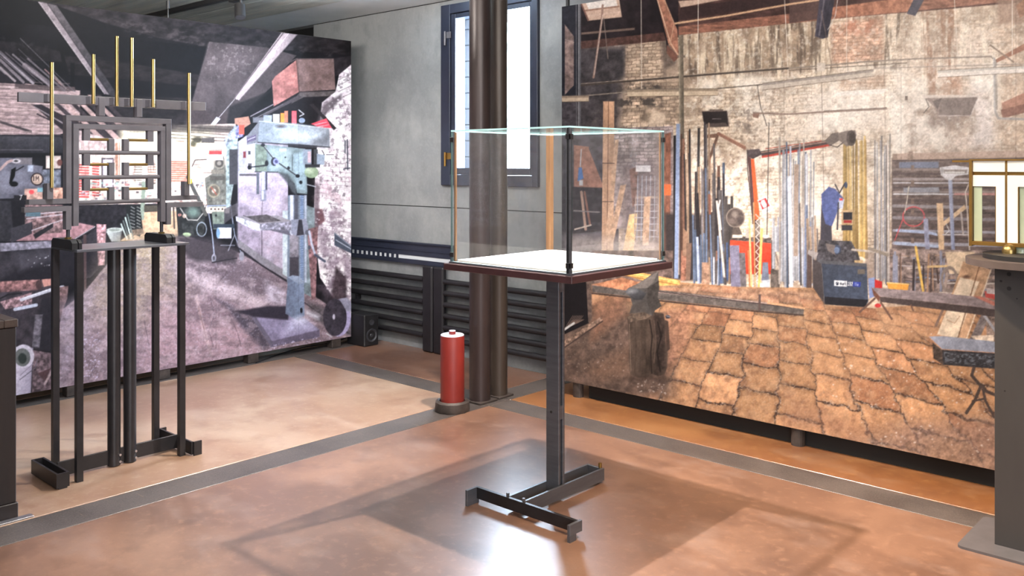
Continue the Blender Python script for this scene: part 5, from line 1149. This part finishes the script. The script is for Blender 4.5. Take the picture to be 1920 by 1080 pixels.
p.poly([(1401, 281), (1424, 279), (1428, 290), (1412, 298), (1402, 294)], (86, 75, 76), tex=0.2); p.poly([(1401, 292), (1408, 297), (1417, 400), (1420, 420), (1411, 420), (1404, 320)], (92, 66, 66)); p.poly([(1408, 298), (1414, 298), (1424, 400), (1424, 412), (1416, 412)], (230, 100, 58)); p.line([(1401, 282), (1402, 320), (1410, 400)], 1.6, (66, 58, 58))
p.poly([(1424, 284), (1556, 262), (1560, 272), (1430, 296)], (82, 70, 70)); p.line([(1430, 294), (1556, 272)], 4, (182, 72, 60)); p.line([(1436, 279), (1540, 264)], 1.6, (176, 84, 70)); p.line([(1428, 286), (1552, 265)], 2, (176, 140, 124))
zz = [(1417 + (7 if k % 2 else 0), 402 + k * 7) for k in range(21)]
p.rect(1413, 412, 1425, 548, (66, 58, 58), a=0.6); p.line(zz, 1.6, (212, 200, 194)); p.poly([(1413, 520), (1426, 515), (1426, 545), (1414, 545)], (206, 200, 196), a=0.6)
p.poly([(1420, 375), (1438, 368), (1450, 393), (1431, 402)], (232, 226, 224)); p.poly([(1422, 377), (1436, 371), (1443, 386), (1429, 393)], (194, 48, 52)); p.poly([(1431, 396), (1446, 389), (1448, 392), (1433, 400)], (150, 150, 156), a=0.5); p.poly([(1427, 376), (1433, 374), (1438, 384), (1437, 388), (1432, 390), (1427, 382)], (240, 226, 226)); p.line([(1428, 380), (1424, 380), (1428, 391)], 1.2, (240, 226, 226)); p.line([(1442, 230), (1440, 320), (1438, 440)], 1.5, (70, 62, 62))
p.poly([(1368, 460), (1386, 460), (1389, 544), (1371, 544)], (132, 126, 146), tex=0.1); p.poly([(1386, 474), (1397, 474), (1400, 541), (1389, 542)], (112, 104, 106), tex=0.15); p.line([(1405, 410), (1409, 548)], 3.4, (222, 184, 130)); p.line([(1413, 380), (1416, 545)], 2, (206, 160, 110)); p.line([(1403, 470), (1406, 545)], 2.4, (190, 120, 80))
p.poly([(1426, 428), (1431, 428), (1425, 552), (1420, 552)], (230, 186, 116)); p.rect(1425, 531, 1432, 564, (236, 228, 224)); p.poly([(1430, 492), (1440, 492), (1442, 526), (1428, 526)], (120, 124, 140)); p.poly([(1428, 526), (1444, 524), (1443, 540), (1434, 540)], (196, 198, 204)); p.poly([(1434, 546), (1462, 548), (1472, 562), (1466, 560), (1456, 556), (1436, 554)], (60, 54, 54)); p.rect(1446, 450, 1452, 512, (84, 72, 70)); p.rect(1445, 506, 1462, 540, (96, 86, 80), tex=0.3); p.line([(1450, 462), (1473, 540)], 3.4, (130, 114, 106))
p.bars(1448, 1474, (400, 440), (470, 520), [BL, LT, (150, 156, 180)], 4, 8, 1, 9)
p.bars(1460, 1524, (256, 330), (522, 545), [LT, (170, 172, 184), GR, (190, 176, 166), BL, LT], 2.5, 6, 4, 10); p.bars(1500, 1534, (380, 450), (530, 545), [(150, 160, 190), LT, GR, TN], 2.5, 5, 5, 12); p.poly([(1476, 330), (1483, 330), (1487, 538), (1480, 538)], (214, 214, 222)); p.poly([(1489, 308), (1498, 308), (1496, 480), (1488, 480)], (166, 144, 130)); p.poly([(1514, 470), (1522, 468), (1522, 545), (1512, 548)], (92, 76, 72))
# band saw on its cabinet
p.bars(1580, 1626, (252, 268), (478, 492), [(212, 178, 116), (196, 160, 100), (226, 196, 138), (170, 136, 86)], 2.5, 5, 3, 13); p.bars(1638, 1668, (250, 300), (520, 545), [(206, 204, 210), (170, 166, 172), (196, 184, 178), GR], 2, 4.5, 5, 14); p.poly([(1622, 470), (1640, 470), (1640, 545), (1622, 530)], (150, 132, 122), a=0.7)
p.poly([(1540, 384), (1558, 398), (1560, 452), (1538, 456)], (66, 62, 70)); p.poly([(1540, 364), (1554, 350), (1566, 354), (1582, 372), (1580, 388), (1572, 392), (1560, 424), (1548, 420), (1541, 392)], (86, 96, 146), tex=0.08); p.poly([(1574, 370), (1583, 374), (1580, 392), (1570, 388)], (196, 200, 222)); p.rect(1574, 372, 1580, 376, (210, 60, 60)); p.line([(1566, 346), (1574, 362), (1584, 344)], 2.4, (50, 48, 56)); p.ell(1586, 347, 3.4, 6, (66, 76, 100)); p.line([(1572, 380), (1570, 430)], 3, (60, 58, 66))
p.poly([(1578, 395), (1600, 393), (1600, 420), (1578, 421)], (190, 160, 124)); p.rect(1581, 398, 1598, 412, (40, 40, 46)); p.rect(1582, 413, 1597, 418, (160, 50, 50)); p.rect(1578, 422, 1598, 432, (60, 58, 62)); p.poly([(1536, 450), (1596, 452), (1606, 470), (1610, 494), (1530, 490)], (78, 74, 78), tex=0.35, tcell=5); p.ell(1568, 468, 9, 9, (66, 72, 90)); p.poly([(1548, 456), (1566, 460), (1566, 478), (1552, 470)], (120, 108, 104)); p.ell(1569, 469, 5, 6, (108, 120, 146)); p.poly([(1516, 468), (1534, 474), (1530, 486), (1514, 476)], (160, 150, 146)); p.line([(1598, 468), (1640, 472), (1740, 480)], 4, (186, 172, 160)); p.line([(1630, 466), (1664, 478)], 6, (150, 136, 124)); p.line([(1606, 474), (1612, 494)], 5, (70, 66, 68)); p.rect(1602, 488, 1618, 496, (190, 160, 120))
p.poly([(1524, 486), (1540, 492), (1546, 572), (1524, 546)], (78, 70, 70)); p.poly([(1540, 492), (1625, 496), (1628, 566), (1622, 576), (1546, 570)], (66, 70, 82), tex=0.06, c2=(84, 90, 106), ax=((1540, 500), (1628, 570))); p.poly([(1530, 487), (1625, 494), (1625, 500), (1538, 494)], (92, 90, 94)); p.poly([(1546, 556), (1628, 562), (1622, 576), (1546, 571)], (46, 44, 48)); p.rect(1608, 505, 1622, 514, (110, 100, 92))
p.poly([(1564, 525.5), (1588, 527), (1588, 537.5), (1564, 536)], (226, 224, 226)); p.ell(1570, 531.5, 3.4, 3.4, (40, 44, 60)); p.line([(1567, 533), (1571, 528), (1573, 533)], 1, (226, 224, 226)); p.text('shark', 1574.6, 528.2, 5.6, (36, 38, 50), 0.05, 0.8, 0.46); p.text('282', 1590, 528.6, 6.4, (232, 230, 232), 0.05, 1.0, 0.5); p.poly([(1600, 528), (1614, 529), (1613, 538), (1599, 537)], (62, 72, 150)); p.text('Clie', 1602.5, 530, 5, (226, 228, 244), 0.05, 0.7, 0.5)
p.poly([(1546, 264), (1560, 250), (1572, 248), (1576, 262), (1556, 274)], (116, 104, 98)); p.poly([(1570, 250), (1588, 245), (1604, 244), (1606, 254), (1598, 270), (1588, 275), (1574, 264)], (132, 118, 112)); p.ell(1596, 259, 9, 15, (92, 82, 78)); p.ell(1598, 258, 6, 11, (66, 58, 56)); p.line([(1556, 272), (1570, 276), (1580, 268)], 1.6, (70, 62, 60))
# pipe rack at the right
p.poly([(1672, 296), (2200, 286), (2200, 520), (1672, 470)], (112, 97, 94), tex=0.2, tcell=12, aniso=0.3)
p.poly([(1674, 288), (2200, 276), (2200, 290), (1674, 300)], (184, 158, 144)); p.line([(1674, 301), (2000, 296)], 2, (86, 74, 74)); p.poly([(1686, 304), (1760, 303), (1760, 315), (1686, 315)], (120, 126, 148))
for yy, c, w in ((318, (150, 134, 130), 4), (326, (92, 80, 80), 4), (336, (170, 158, 158), 5), (343, (196, 190, 196), 3), (352, (84, 74, 76), 4), (360, (160, 146, 142), 4), (364, (216, 212, 218), 3), (376, (96, 84, 84), 6), (386, (160, 152, 156), 6), (396, (84, 74, 74), 4), (408, (150, 142, 148), 6), (420, (96, 84, 82), 5), (432, (170, 166, 176), 5), (444, (90, 78, 78), 5), (456, (176, 172, 182), 6), (470, (104, 92, 90), 6)):
    p.line([(1676, yy), (1870, yy + (4 if yy > 380 else 0)), (2200, yy + 6)], w, c, a=0.9)
p.poly([(1694, 352), (1760, 351), (1762, 361), (1694, 361)], (150, 150, 160)); p.line([(1790, 364), (1870, 364)], 4, (206, 150, 148)); p.line([(1682, 432), (1740, 436), (1758, 440)], 5, (176, 186, 214)); p.line([(1680, 456), (1760, 462)], 6, (176, 184, 206))
for x in (1678, 1708, 1706): p.rect(x - 4, 284 + (x % 7), x + 4, 300, (150, 128, 116))
for yy in (316, 344, 378, 398, 426, 452): p.rect(1708, yy - 6, 1714, yy + 4, (130, 110, 102))
p.ell(1713, 406, 20, 18, (206, 92, 98), ring=2.2); p.line([(1694, 408), (1678, 450)], 1.8, (206, 92, 98)); p.line([(1733, 404), (1752, 420), (1764, 460), (1756, 490)], 1.4, (110, 100, 96)); p.line([(1704, 350), (1700, 380), (1696, 400)], 1.6, (220, 206, 190))
p.poly([(1731, 410), (1740, 410), (1748, 546), (1740, 546)], (156, 156, 178), tex=0.15); p.poly([(1756, 381), (1768, 381), (1771, 486), (1761, 486)], (222, 188, 154), tex=0.08); p.poly([(1768, 416), (1808, 384), (1812, 391), (1770, 424)], (222, 190, 158)); p.line([(1802, 398), (1806, 440)], 3, (190, 176, 170)); p.line([(1768, 440), (1818, 440)], 2.6, (196, 188, 190))
p.poly([(1778, 335), (1785, 335), (1792, 502), (1785, 502)], (182, 188, 214), c2=(146, 152, 180), ax=((1779, 0), (1790, 0))); p.poly([(1762, 314), (1790, 310), (1818, 314), (1816, 327), (1792, 330), (1784, 338), (1774, 336), (1764, 328)], (226, 222, 226)); p.poly([(1770, 318), (1814, 318), (1812, 325), (1770, 325)], (150, 138, 134)); p.line([(1772, 323), (1808, 323)], 2, (250, 248, 246)); p.ell(1766, 320, 3.4, 6, (176, 170, 172)); p.line([(1816, 346), (1810, 360), (1814, 400), (1818, 470)], 2.2, (226, 210, 200)); p.line([(1774, 420), (1780, 432), (1772, 440)], 1.4, (226, 220, 220))
p.rect(1870, 300, 2200, 470, (110, 96, 94), a=0.3)
# clutter under the rack
p.poly([(1668, 466), (1870, 470), (1870, 560), (1668, 550)], (142, 124, 118), tex=0.35, tcell=8); 
r_ = random.Random(21)
for k in range(46):
    x, y_ = r_.uniform(1670, 1850), r_.uniform(474, 552); p.line([(x, y_), (x + r_.uniform(12, 46), y_ + r_.uniform(-3, 5))], r_.uniform(1, 3), r_.choice([(196, 186, 186), (84, 72, 72), (170, 140, 120), (120, 130, 156), (220, 206, 194)]), a=0.85)
for k in range(16):
    x = r_.uniform(1672, 1776); p.line([(x, r_.uniform(472, 500)), (x + r_.uniform(-4, 6), r_.uniform(530, 552))], r_.uniform(2, 5), r_.choice([(92, 76, 72), (150, 150, 166), (176, 140, 116), (70, 60, 60)]))
p.line([(1717, 463), (1731, 546)], 4.4, (230, 188, 104)); p.poly([(1640, 524), (1654, 528), (1654, 548), (1640, 546)], (196, 58, 58)); p.ell(1646, 573, 6, 4, (196, 50, 56)); p.poly([(1663, 530), (1704, 533), (1702, 546), (1666, 543)], (232, 166, 84)); p.line([(1663, 530), (1704, 533)], 2, (244, 206, 140)); p.poly([(1628, 522), (1640, 520), (1640, 556), (1630, 560)], (140, 150, 186)); p.line([(1740, 500), (1812, 498)], 4, (224, 190, 140)); p.line([(1776, 514), (1770, 545)], 6, (180, 160, 150))
p.poly([(1772, 472), (1828, 472), (1824, 512), (1780, 514)], (228, 202, 174), tex=0.06); p.ell(1780, 524, 14, 22, (150, 134, 126), ring=4)
# clay-paved floor
p.poly([(1110, 470), (1262, 470), (1262, 540), (1104, 540)], (112, 94, 88), tex=0.3, tcell=8)
flr = [(1040, 560), (1110, 532), (1240, 526), (1380, 538), (1525, 540), (1546, 572), (1640, 578), (1870, 560), (2200, 600), (2200, 1000), (1040, 1000)]
p.poly(flr, (184, 140, 106), tex=0.10, tcell=10)
p.poly([(1240, 536), (1525, 546), (1546, 572), (1240, 560)], (178, 140, 116), a=0.9, soft=4, tex=0.15)
wn = p._win(1040, 534, 2200, 1000, 0)
ia, ib, ja, jb, X_, Y_ = wn
cov = np.clip(0.5 - p._sd(X_, Y_, flr) / 4, 0, 1)
n1 = p.noise(22, 70)[ja:jb, ia:ib] - 0.5; n2 = p.noise(18, 71)[ja:jb, ia:ib] - 0.5; n3 = p.noise(5, 72)[ja:jb, ia:ib] - 0.5
yy_ = np.maximum(Y_ - 0.19 * (X_ - 1465) * np.clip((Y_ - 334) / 366, 0, 1.3) - 334, 40)
xx_ = (X_ - 1465)
U_ = xx_ / np.maximum(Y_ - 334, 60) * 366 / 66.0 + n1 * 0.20 + n3 * 0.04 + 0.1
ci = np.floor(U_).astype(int); fu = U_ - ci
hsh = lambda a, b: (np.sin(a * 127.1 + b * 311.7) * 43758.5453) % 1.0
V_ = 1.0 / yy_ / 0.00034 + 0.5 * (ci % 2) + 0.6 * hsh(ci, 3) + n2 * 0.12 + n3 * 0.03
ri = np.floor(V_).astype(int); fv = V_ - ri
du = np.minimum(fu, 1 - fu) * 66 * np.maximum(Y_ - 334, 60) / 366
dv = np.minimum(fv, 1 - fv) * 0.00034 * yy_ * yy_
jd = np.minimum(du, dv)
jw = np.clip((Y_ - 520) / 130, 0.5, 2.2) * (0.50 + 0.95 * p.noise(13, 73)[ja:jb, ia:ib])
tone = (hsh(ci, ri) - 0.5)
A_ = p.a[ja:jb, ia:ib]
A_ *= (1 + cov * tone * 0.36)[..., None]
A_ *= (1 - 0.22 * cov * np.clip((7 - jd) / 7, 0, 1))[..., None]
A_ += (np.array((206, 160, 120), np.float32) - A_) * (cov * np.clip(hsh(ci + 5, ri) - 0.45, 0, 1) * 0.9 * np.clip((jd - 2) / 12, 0, 1))[..., None]
A_ += (np.array((158, 104, 80), np.float32) - A_) * (cov * np.clip(hsh(ci + 9, ri + 2) - 0.55, 0, 1) * 1.2)[..., None]
jm = cov * np.clip((jw - jd) / 1.2 + 0.5, 0, 1) * np.clip((Y_ - 540) / 60, 0.15, 1)
A_ += (np.array((72, 55, 48), np.float32) - A_) * (jm * 0.95)[..., None]
dust = cov * np.clip((3.5 * jw - jd) / 4, 0, 1) * np.clip((p.noise(2.6, 74, 2)[ja:jb, ia:ib] - 0.66) / 0.1, 0, 1)
A_ += (np.array((214, 200, 190), np.float32) - A_) * (dust * 0.4)[..., None]
p.poly(flr, (226, 206, 190), a=0.25, msk=(2.2, 27, 0.68, 0.88), soft=3); p.poly(flr, (120, 88, 72), a=0.35, msk=(14, 28, 0.55, 0.85), soft=3); p.poly(flr, (210, 172, 138), a=0.3, msk=(17, 32, 0.55, 0.85), soft=3)
p.poly([(1040, 590), (1176, 560), (1190, 600), (1262, 640), (1262, 740), (1200, 752), (1040, 740)], (100, 83, 75), a=0.93, soft=16, tex=0.22, tcell=9)
p.poly([(1110, 560), (1172, 556), (1172, 590), (1110, 640)], (150, 108, 86), a=0.6, soft=10, tex=0.2); p.poly([(1100, 690), (1180, 650), (1180, 700), (1120, 715)], (138, 106, 86), a=0.5, soft=12)
p.poly([(1245, 580), (1300, 580), (1290, 650), (1250, 700)], (158, 116, 96), a=0.7, soft=10, tex=0.25, tcell=5)
p.poly([(1700, 790), (1870, 780), (2200, 860), (2200, 1000), (1600, 830)], (148, 122, 112), a=0.7, soft=24, tex=0.2); p.poly([(1480, 740), (1640, 800), (1600, 830), (1470, 800)], (150, 112, 92), a=0.5, soft=16)
p.poly([(1640, 580), (1760, 580), (1780, 630), (1660, 640)], (206, 162, 130), a=0.5, soft=20); p.poly([(1500, 620), (1640, 640), (1620, 720), (1500, 700)], (204, 156, 118), a=0.35, soft=24)
p.specks([(1060, 640), (1180, 600), (1240, 700), (1060, 712)], 110, (176, 162, 152), 0.4, 1.0, 31); p.specks([(1200, 710), (1250, 720), (1250, 740), (1190, 735)], 60, (220, 210, 204), 0.4, 1.4, 32)
p.specks([(1560, 600), (1863, 600), (1863, 870), (1560, 830)], 220, (226, 214, 208), 0.4, 1.7, 33, 0.8)
# rails, planks, dark hearth, anvil
p.poly([(1110, 532), (1260, 546), (1480, 572), (1508, 580), (1506, 590), (1420, 582), (1110, 548)], (104, 95, 90), tex=0.15); p.line([(1116, 534), (1260, 550), (1476, 573)], 3, (186, 160, 148)); p.line([(1180, 540), (1480, 576)], 2, (72, 62, 62)); p.line([(1110, 550), (1420, 584), (1506, 591)], 2.6, (70, 58, 54)); p.line([(1440, 568), (1508, 578)], 4, (204, 160, 124)); p.rect(1422, 552, 1426.5, 584, (96, 80, 76))
p.poly([(1164, 514), (1186, 508), (1276, 526), (1274, 534), (1240, 536)], (222, 172, 104), tex=0.15); p.line([(1166, 516), (1270, 534)], 1.4, (150, 104, 66)); p.line([(1180, 512), (1272, 528)], 1.4, (246, 206, 140)); p.poly([(1110, 534), (1166, 520), (1200, 530), (1176, 545)], (186, 130, 100), tex=0.2)
p.poly([(1053, 505), (1112, 500), (1110, 530), (1053, 534)], (136, 124, 118), tex=0.3, tcell=4); p.poly([(1056, 532), (1100, 528), (1104, 606), (1060, 626), (1056, 626)], (36, 32, 34)); p.poly([(1099, 528), (1109, 526), (1110, 600), (1103, 604)], (110, 92, 84), tex=0.2)
for k in range(14): p.line([(1058 + k * 2, 618 - k), (1074 + k * 1.6, 592 + (k * 7) % 14)], 1, (150, 124, 110), a=0.8)
p.line([(1058, 618), (1076, 606)], 4, (206, 200, 196)); p.poly([(1056, 640), (1126, 594), (1130, 600), (1058, 650)], (136, 112, 98), tex=0.4, tcell=4); p.line([(1058, 652), (1130, 602)], 2, (70, 58, 54))
p.poly([(1176, 594), (1190, 586), (1214, 583), (1244, 588), (1249, 612), (1247, 640), (1252, 662), (1250, 690), (1246, 702), (1234, 705), (1222, 701), (1214, 708), (1196, 708), (1182, 702), (1179, 670), (1180, 640)], (78, 65, 57), tex=0.28, tcell=8, aniso=5)
p.poly([(1224, 592), (1244, 590), (1248, 640), (1248, 690), (1230, 702), (1228, 640)], (58, 47, 43), a=0.85, soft=5, tex=0.3); p.poly([(1182, 604), (1206, 600), (1208, 690), (1186, 694)], (102, 86, 76), a=0.5, soft=6)
for pts, w, c in (([(1218, 600), (1223, 630), (1220, 660), (1222, 700)], 2.4, (46, 37, 34)), ([(1233, 604), (1240, 630), (1232, 660), (1238, 696)], 2.6, (38, 31, 29)), ([(1226, 600), (1230, 640), (1226, 680)], 1.4, (104, 86, 76)), ([(1190, 602), (1193, 650), (1190, 700)], 1.0, (72, 59, 52)), ([(1204, 598), (1203, 650), (1207, 704)], 1.0, (76, 62, 54)), ([(1180, 608), (1183, 696)], 1.2, (130, 110, 97))): p.line(pts, w, c)
p.poly([(1176, 594), (1190, 586), (1214, 583), (1222, 592), (1212, 598), (1182, 604)], (104, 88, 77), tex=0.25)
p.ell(1214, 710, 40, 4, (60, 46, 40), a=0.5, soft=4)
p.poly([(1172, 547), (1178, 540), (1194, 533), (1210, 523), (1222, 514), (1234, 509), (1236, 538), (1233, 556), (1240, 574), (1228, 582), (1223, 592), (1208, 585), (1180, 588), (1186, 572), (1182, 558)], (88, 82, 79), tex=0.12, tcell=10)
p.poly([(1180, 540), (1194, 533), (1212, 522), (1234, 509), (1226, 528), (1214, 540), (1196, 541)], (120, 111, 106)); p.poly([(1214, 541), (1235, 526), (1236, 540), (1233, 556), (1240, 574), (1228, 582), (1223, 592), (1213, 566)], (70, 64, 61), tex=0.15)
p.poly([(1172, 547), (1180, 540), (1196, 541), (1212, 550), (1204, 562), (1188, 562)], (100, 99, 102), c2=(60, 58, 60), ax=((1186, 540), (1192, 562))); p.ell(1184, 546, 8, 3.4, (156, 154, 156), a=0.7, soft=3); p.poly([(1184, 572), (1208, 566), (1212, 584), (1182, 587)], (84, 77, 73), a=0.8, soft=2)
p.ell(1252, 594, 4.4, 3.6, (60, 58, 64)); p.line([(1249, 592), (1256, 594)], 2, (120, 120, 130)); p.poly([(1247, 600), (1253, 602), (1256, 654), (1250, 660)], (78, 62, 55))
# leaning boards, trestle benches
p.poly([(1806, 490), (1858, 506), (1812, 636), (1757, 628)], (198, 160, 130), tex=0.15, tcell=12); p.poly([(1800, 520), (1836, 528), (1796, 634), (1757, 627)], (232, 210, 186), tex=0.1, tcell=14); p.line([(1836, 500), (1796, 634)], 2, (130, 98, 78)); p.line([(1858, 506), (1812, 636)], 2, (236, 214, 190)); p.ell(1812, 519, 6, 3, (110, 84, 72), soft=2); p.line([(1776, 600), (1790, 606), (1800, 592)], 1, (180, 140, 114))
p.poly([(1840, 590), (1858, 588), (1834, 640), (1816, 640)], (136, 124, 122), tex=0.2); p.poly([(1848, 584), (1880, 590), (1880, 640), (1850, 636)], (150, 130, 120), tex=0.35, tcell=6); p.line([(1768, 580), (1755, 610)], 5, (140, 116, 104)); p.line([(1846, 592), (1880, 640)], 5, (170, 166, 170)); p.poly([(1820, 630), (1863, 628), (1863, 640), (1830, 640)], (226, 204, 184), tex=0.2)
p.poly([(1634, 539), (1700, 544), (1820, 555), (1900, 570), (1900, 586), (1820, 574), (1650, 556)], (154, 138, 138), tex=0.12, tcell=12, aniso=0.4); p.poly([(1648, 556), (1820, 574), (1900, 585), (1900, 600), (1820, 588), (1650, 566)], (88, 76, 74), tex=0.1); p.poly([(1634, 539), (1650, 556), (1648, 566), (1638, 554)], (120, 84, 70)); p.line([(1640, 560), (1612, 585)], 4, (110, 86, 76)); p.line([(1652, 568), (1672, 598)], 4, (120, 92, 80)); p.line([(1708, 572), (1712, 582)], 3, (120, 92, 80))
p.poly([(1824, 555), (1900, 590), (1900, 580), (1840, 556)], (196, 128, 112)); p.poly([(1846, 546), (1900, 556), (1900, 568), (1848, 558)], (190, 90, 84)); p.poly([(1850, 540), (1900, 548), (1900, 556), (1850, 550)], (196, 180, 176))
p.poly([(1741, 631), (1768, 630), (1900, 644), (1900, 664), (1766, 655)], (158, 160, 174), tex=0.08, tcell=14); p.poly([(1766, 655), (1900, 664), (1900, 694), (1768, 684)], (64, 62, 66), tex=0.2); p.poly([(1770, 660), (1900, 668), (1900, 690), (1772, 680)], (150, 156, 166), a=0.55, msk=(4.5, 29, 0.45, 0.8, 0.6)); p.poly([(1748, 642), (1766, 655), (1768, 684), (1750, 672)], (84, 72, 66), tex=0.3, tcell=4); p.line([(1741, 631), (1766, 655), (1900, 664)], 1.4, (196, 150, 124))
for pts, w in (([(1826, 690), (1822, 704), (1834, 718), (1840, 724)], 6), ([(1840, 722), (1828, 750), (1812, 774)], 6), ([(1840, 722), (1850, 734), (1870, 742)], 6), ([(1843, 730), (1848, 752), (1864, 782)], 5), ([(1824, 752), (1844, 748)], 4)): p.line(pts, w, (82, 70, 66))
p.poly([(1560, -240), (2200, -240), (2200, 330), (1640, 330)], (255, 240, 224), a=0.16, soft=110)  # haze of window light at the upper right, painted into the print
p.poly([(1400, 120), (1900, 80), (1900, 460), (1400, 460)], (255, 246, 236), a=0.10, soft=80)
p.grit(0.07, 2.4, 92); p.grit(0.05, 8, 93)
for k in (1249, 1470, 1690, 1905): p.line([(k, -240), (k, 1000)], 0.7, (90, 76, 70), a=0.35)
p.a = 255 * np.clip(p.a / 255, 0, 1) ** 1.08
LSTEP, RSTEP = 0.0045, 0.0037
GAINL, GAINR = (0.80,0.80,0.78), (0.70,0.73,0.765)

LM = empty('photo_mural', (-6.0, 2.9, 0), 'large photo mural of a metal workshop with a pillar drill, left of the room', 'mural')
MB().box(-6.030, -6.001, 1.2, 4.605, 0.070, 2.533, 0.001).build('board', M['panel_back'], LM)
print_mesh('print', LM, 'x', -5.9995, 1.2, 4.603, 0.071, 2.532, LSTEP, PL, GAINL)
for y in (1.75, 2.374, 2.985, 3.689, 4.458):
    MB().box(-6.075, -6.003, y - 0.045, y + 0.045, 0.0, 0.070, 0.004).build('foot', M['iron'], LM)
hy = at_x(315, 20, -6.015).y
MB().cyl((-6.015, hy, 2.533), (-6.015, hy, 2.60), 0.004, n=8).cyl((-6.015, hy, 2.60), (-6.015, hy, 2.655), 0.013, n=12).cyl((-6.015, hy, 2.655), (-6.015, hy, CZ), 0.003, n=8).build('cable_hanger', M['black'], LM)

RM = empty('photo_mural', (-2.2, 4.545, 0), 'large photo mural of a brick smithy with an anvil and clay-paved floor, right', 'mural')
MB().box(-3.682, -0.45, 4.531, 4.562, 0.096, 2.533, 0.001).build('board', M['panel_back'], RM)
print_mesh('print', RM, 'y', 4.5295, -3.680, -0.452, 0.097, 2.532, RSTEP, PR, GAINR)
MB().box(-3.50, -0.45, 4.585, 4.600, 0.0, 0.096).build('recessed_plinth', M['rubber'], RM)
for x in (-3.575, -2.085, -0.62):
    mb = MB()
    pts = [(x + 0.038 * math.cos(t_), 4.575 - 0.038 * math.sin(t_), 0) for t_ in [math.pi * i / 10 for i in range(11)]]
    mb.prism(pts, (0, 0, 0.096)); mb.build('foot', M['iron'], RM)
MB().box(-3.655, -3.635, 4.54, 4.555, 2.533, CZ).build('hanger_strap', M['black'], RM)
for x in (-2.75, -1.80, -0.9):
    MB().box(x, x + 0.02, 4.54, 4.555, 2.533, CZ).build('hanger_strap', M['black'], RM)
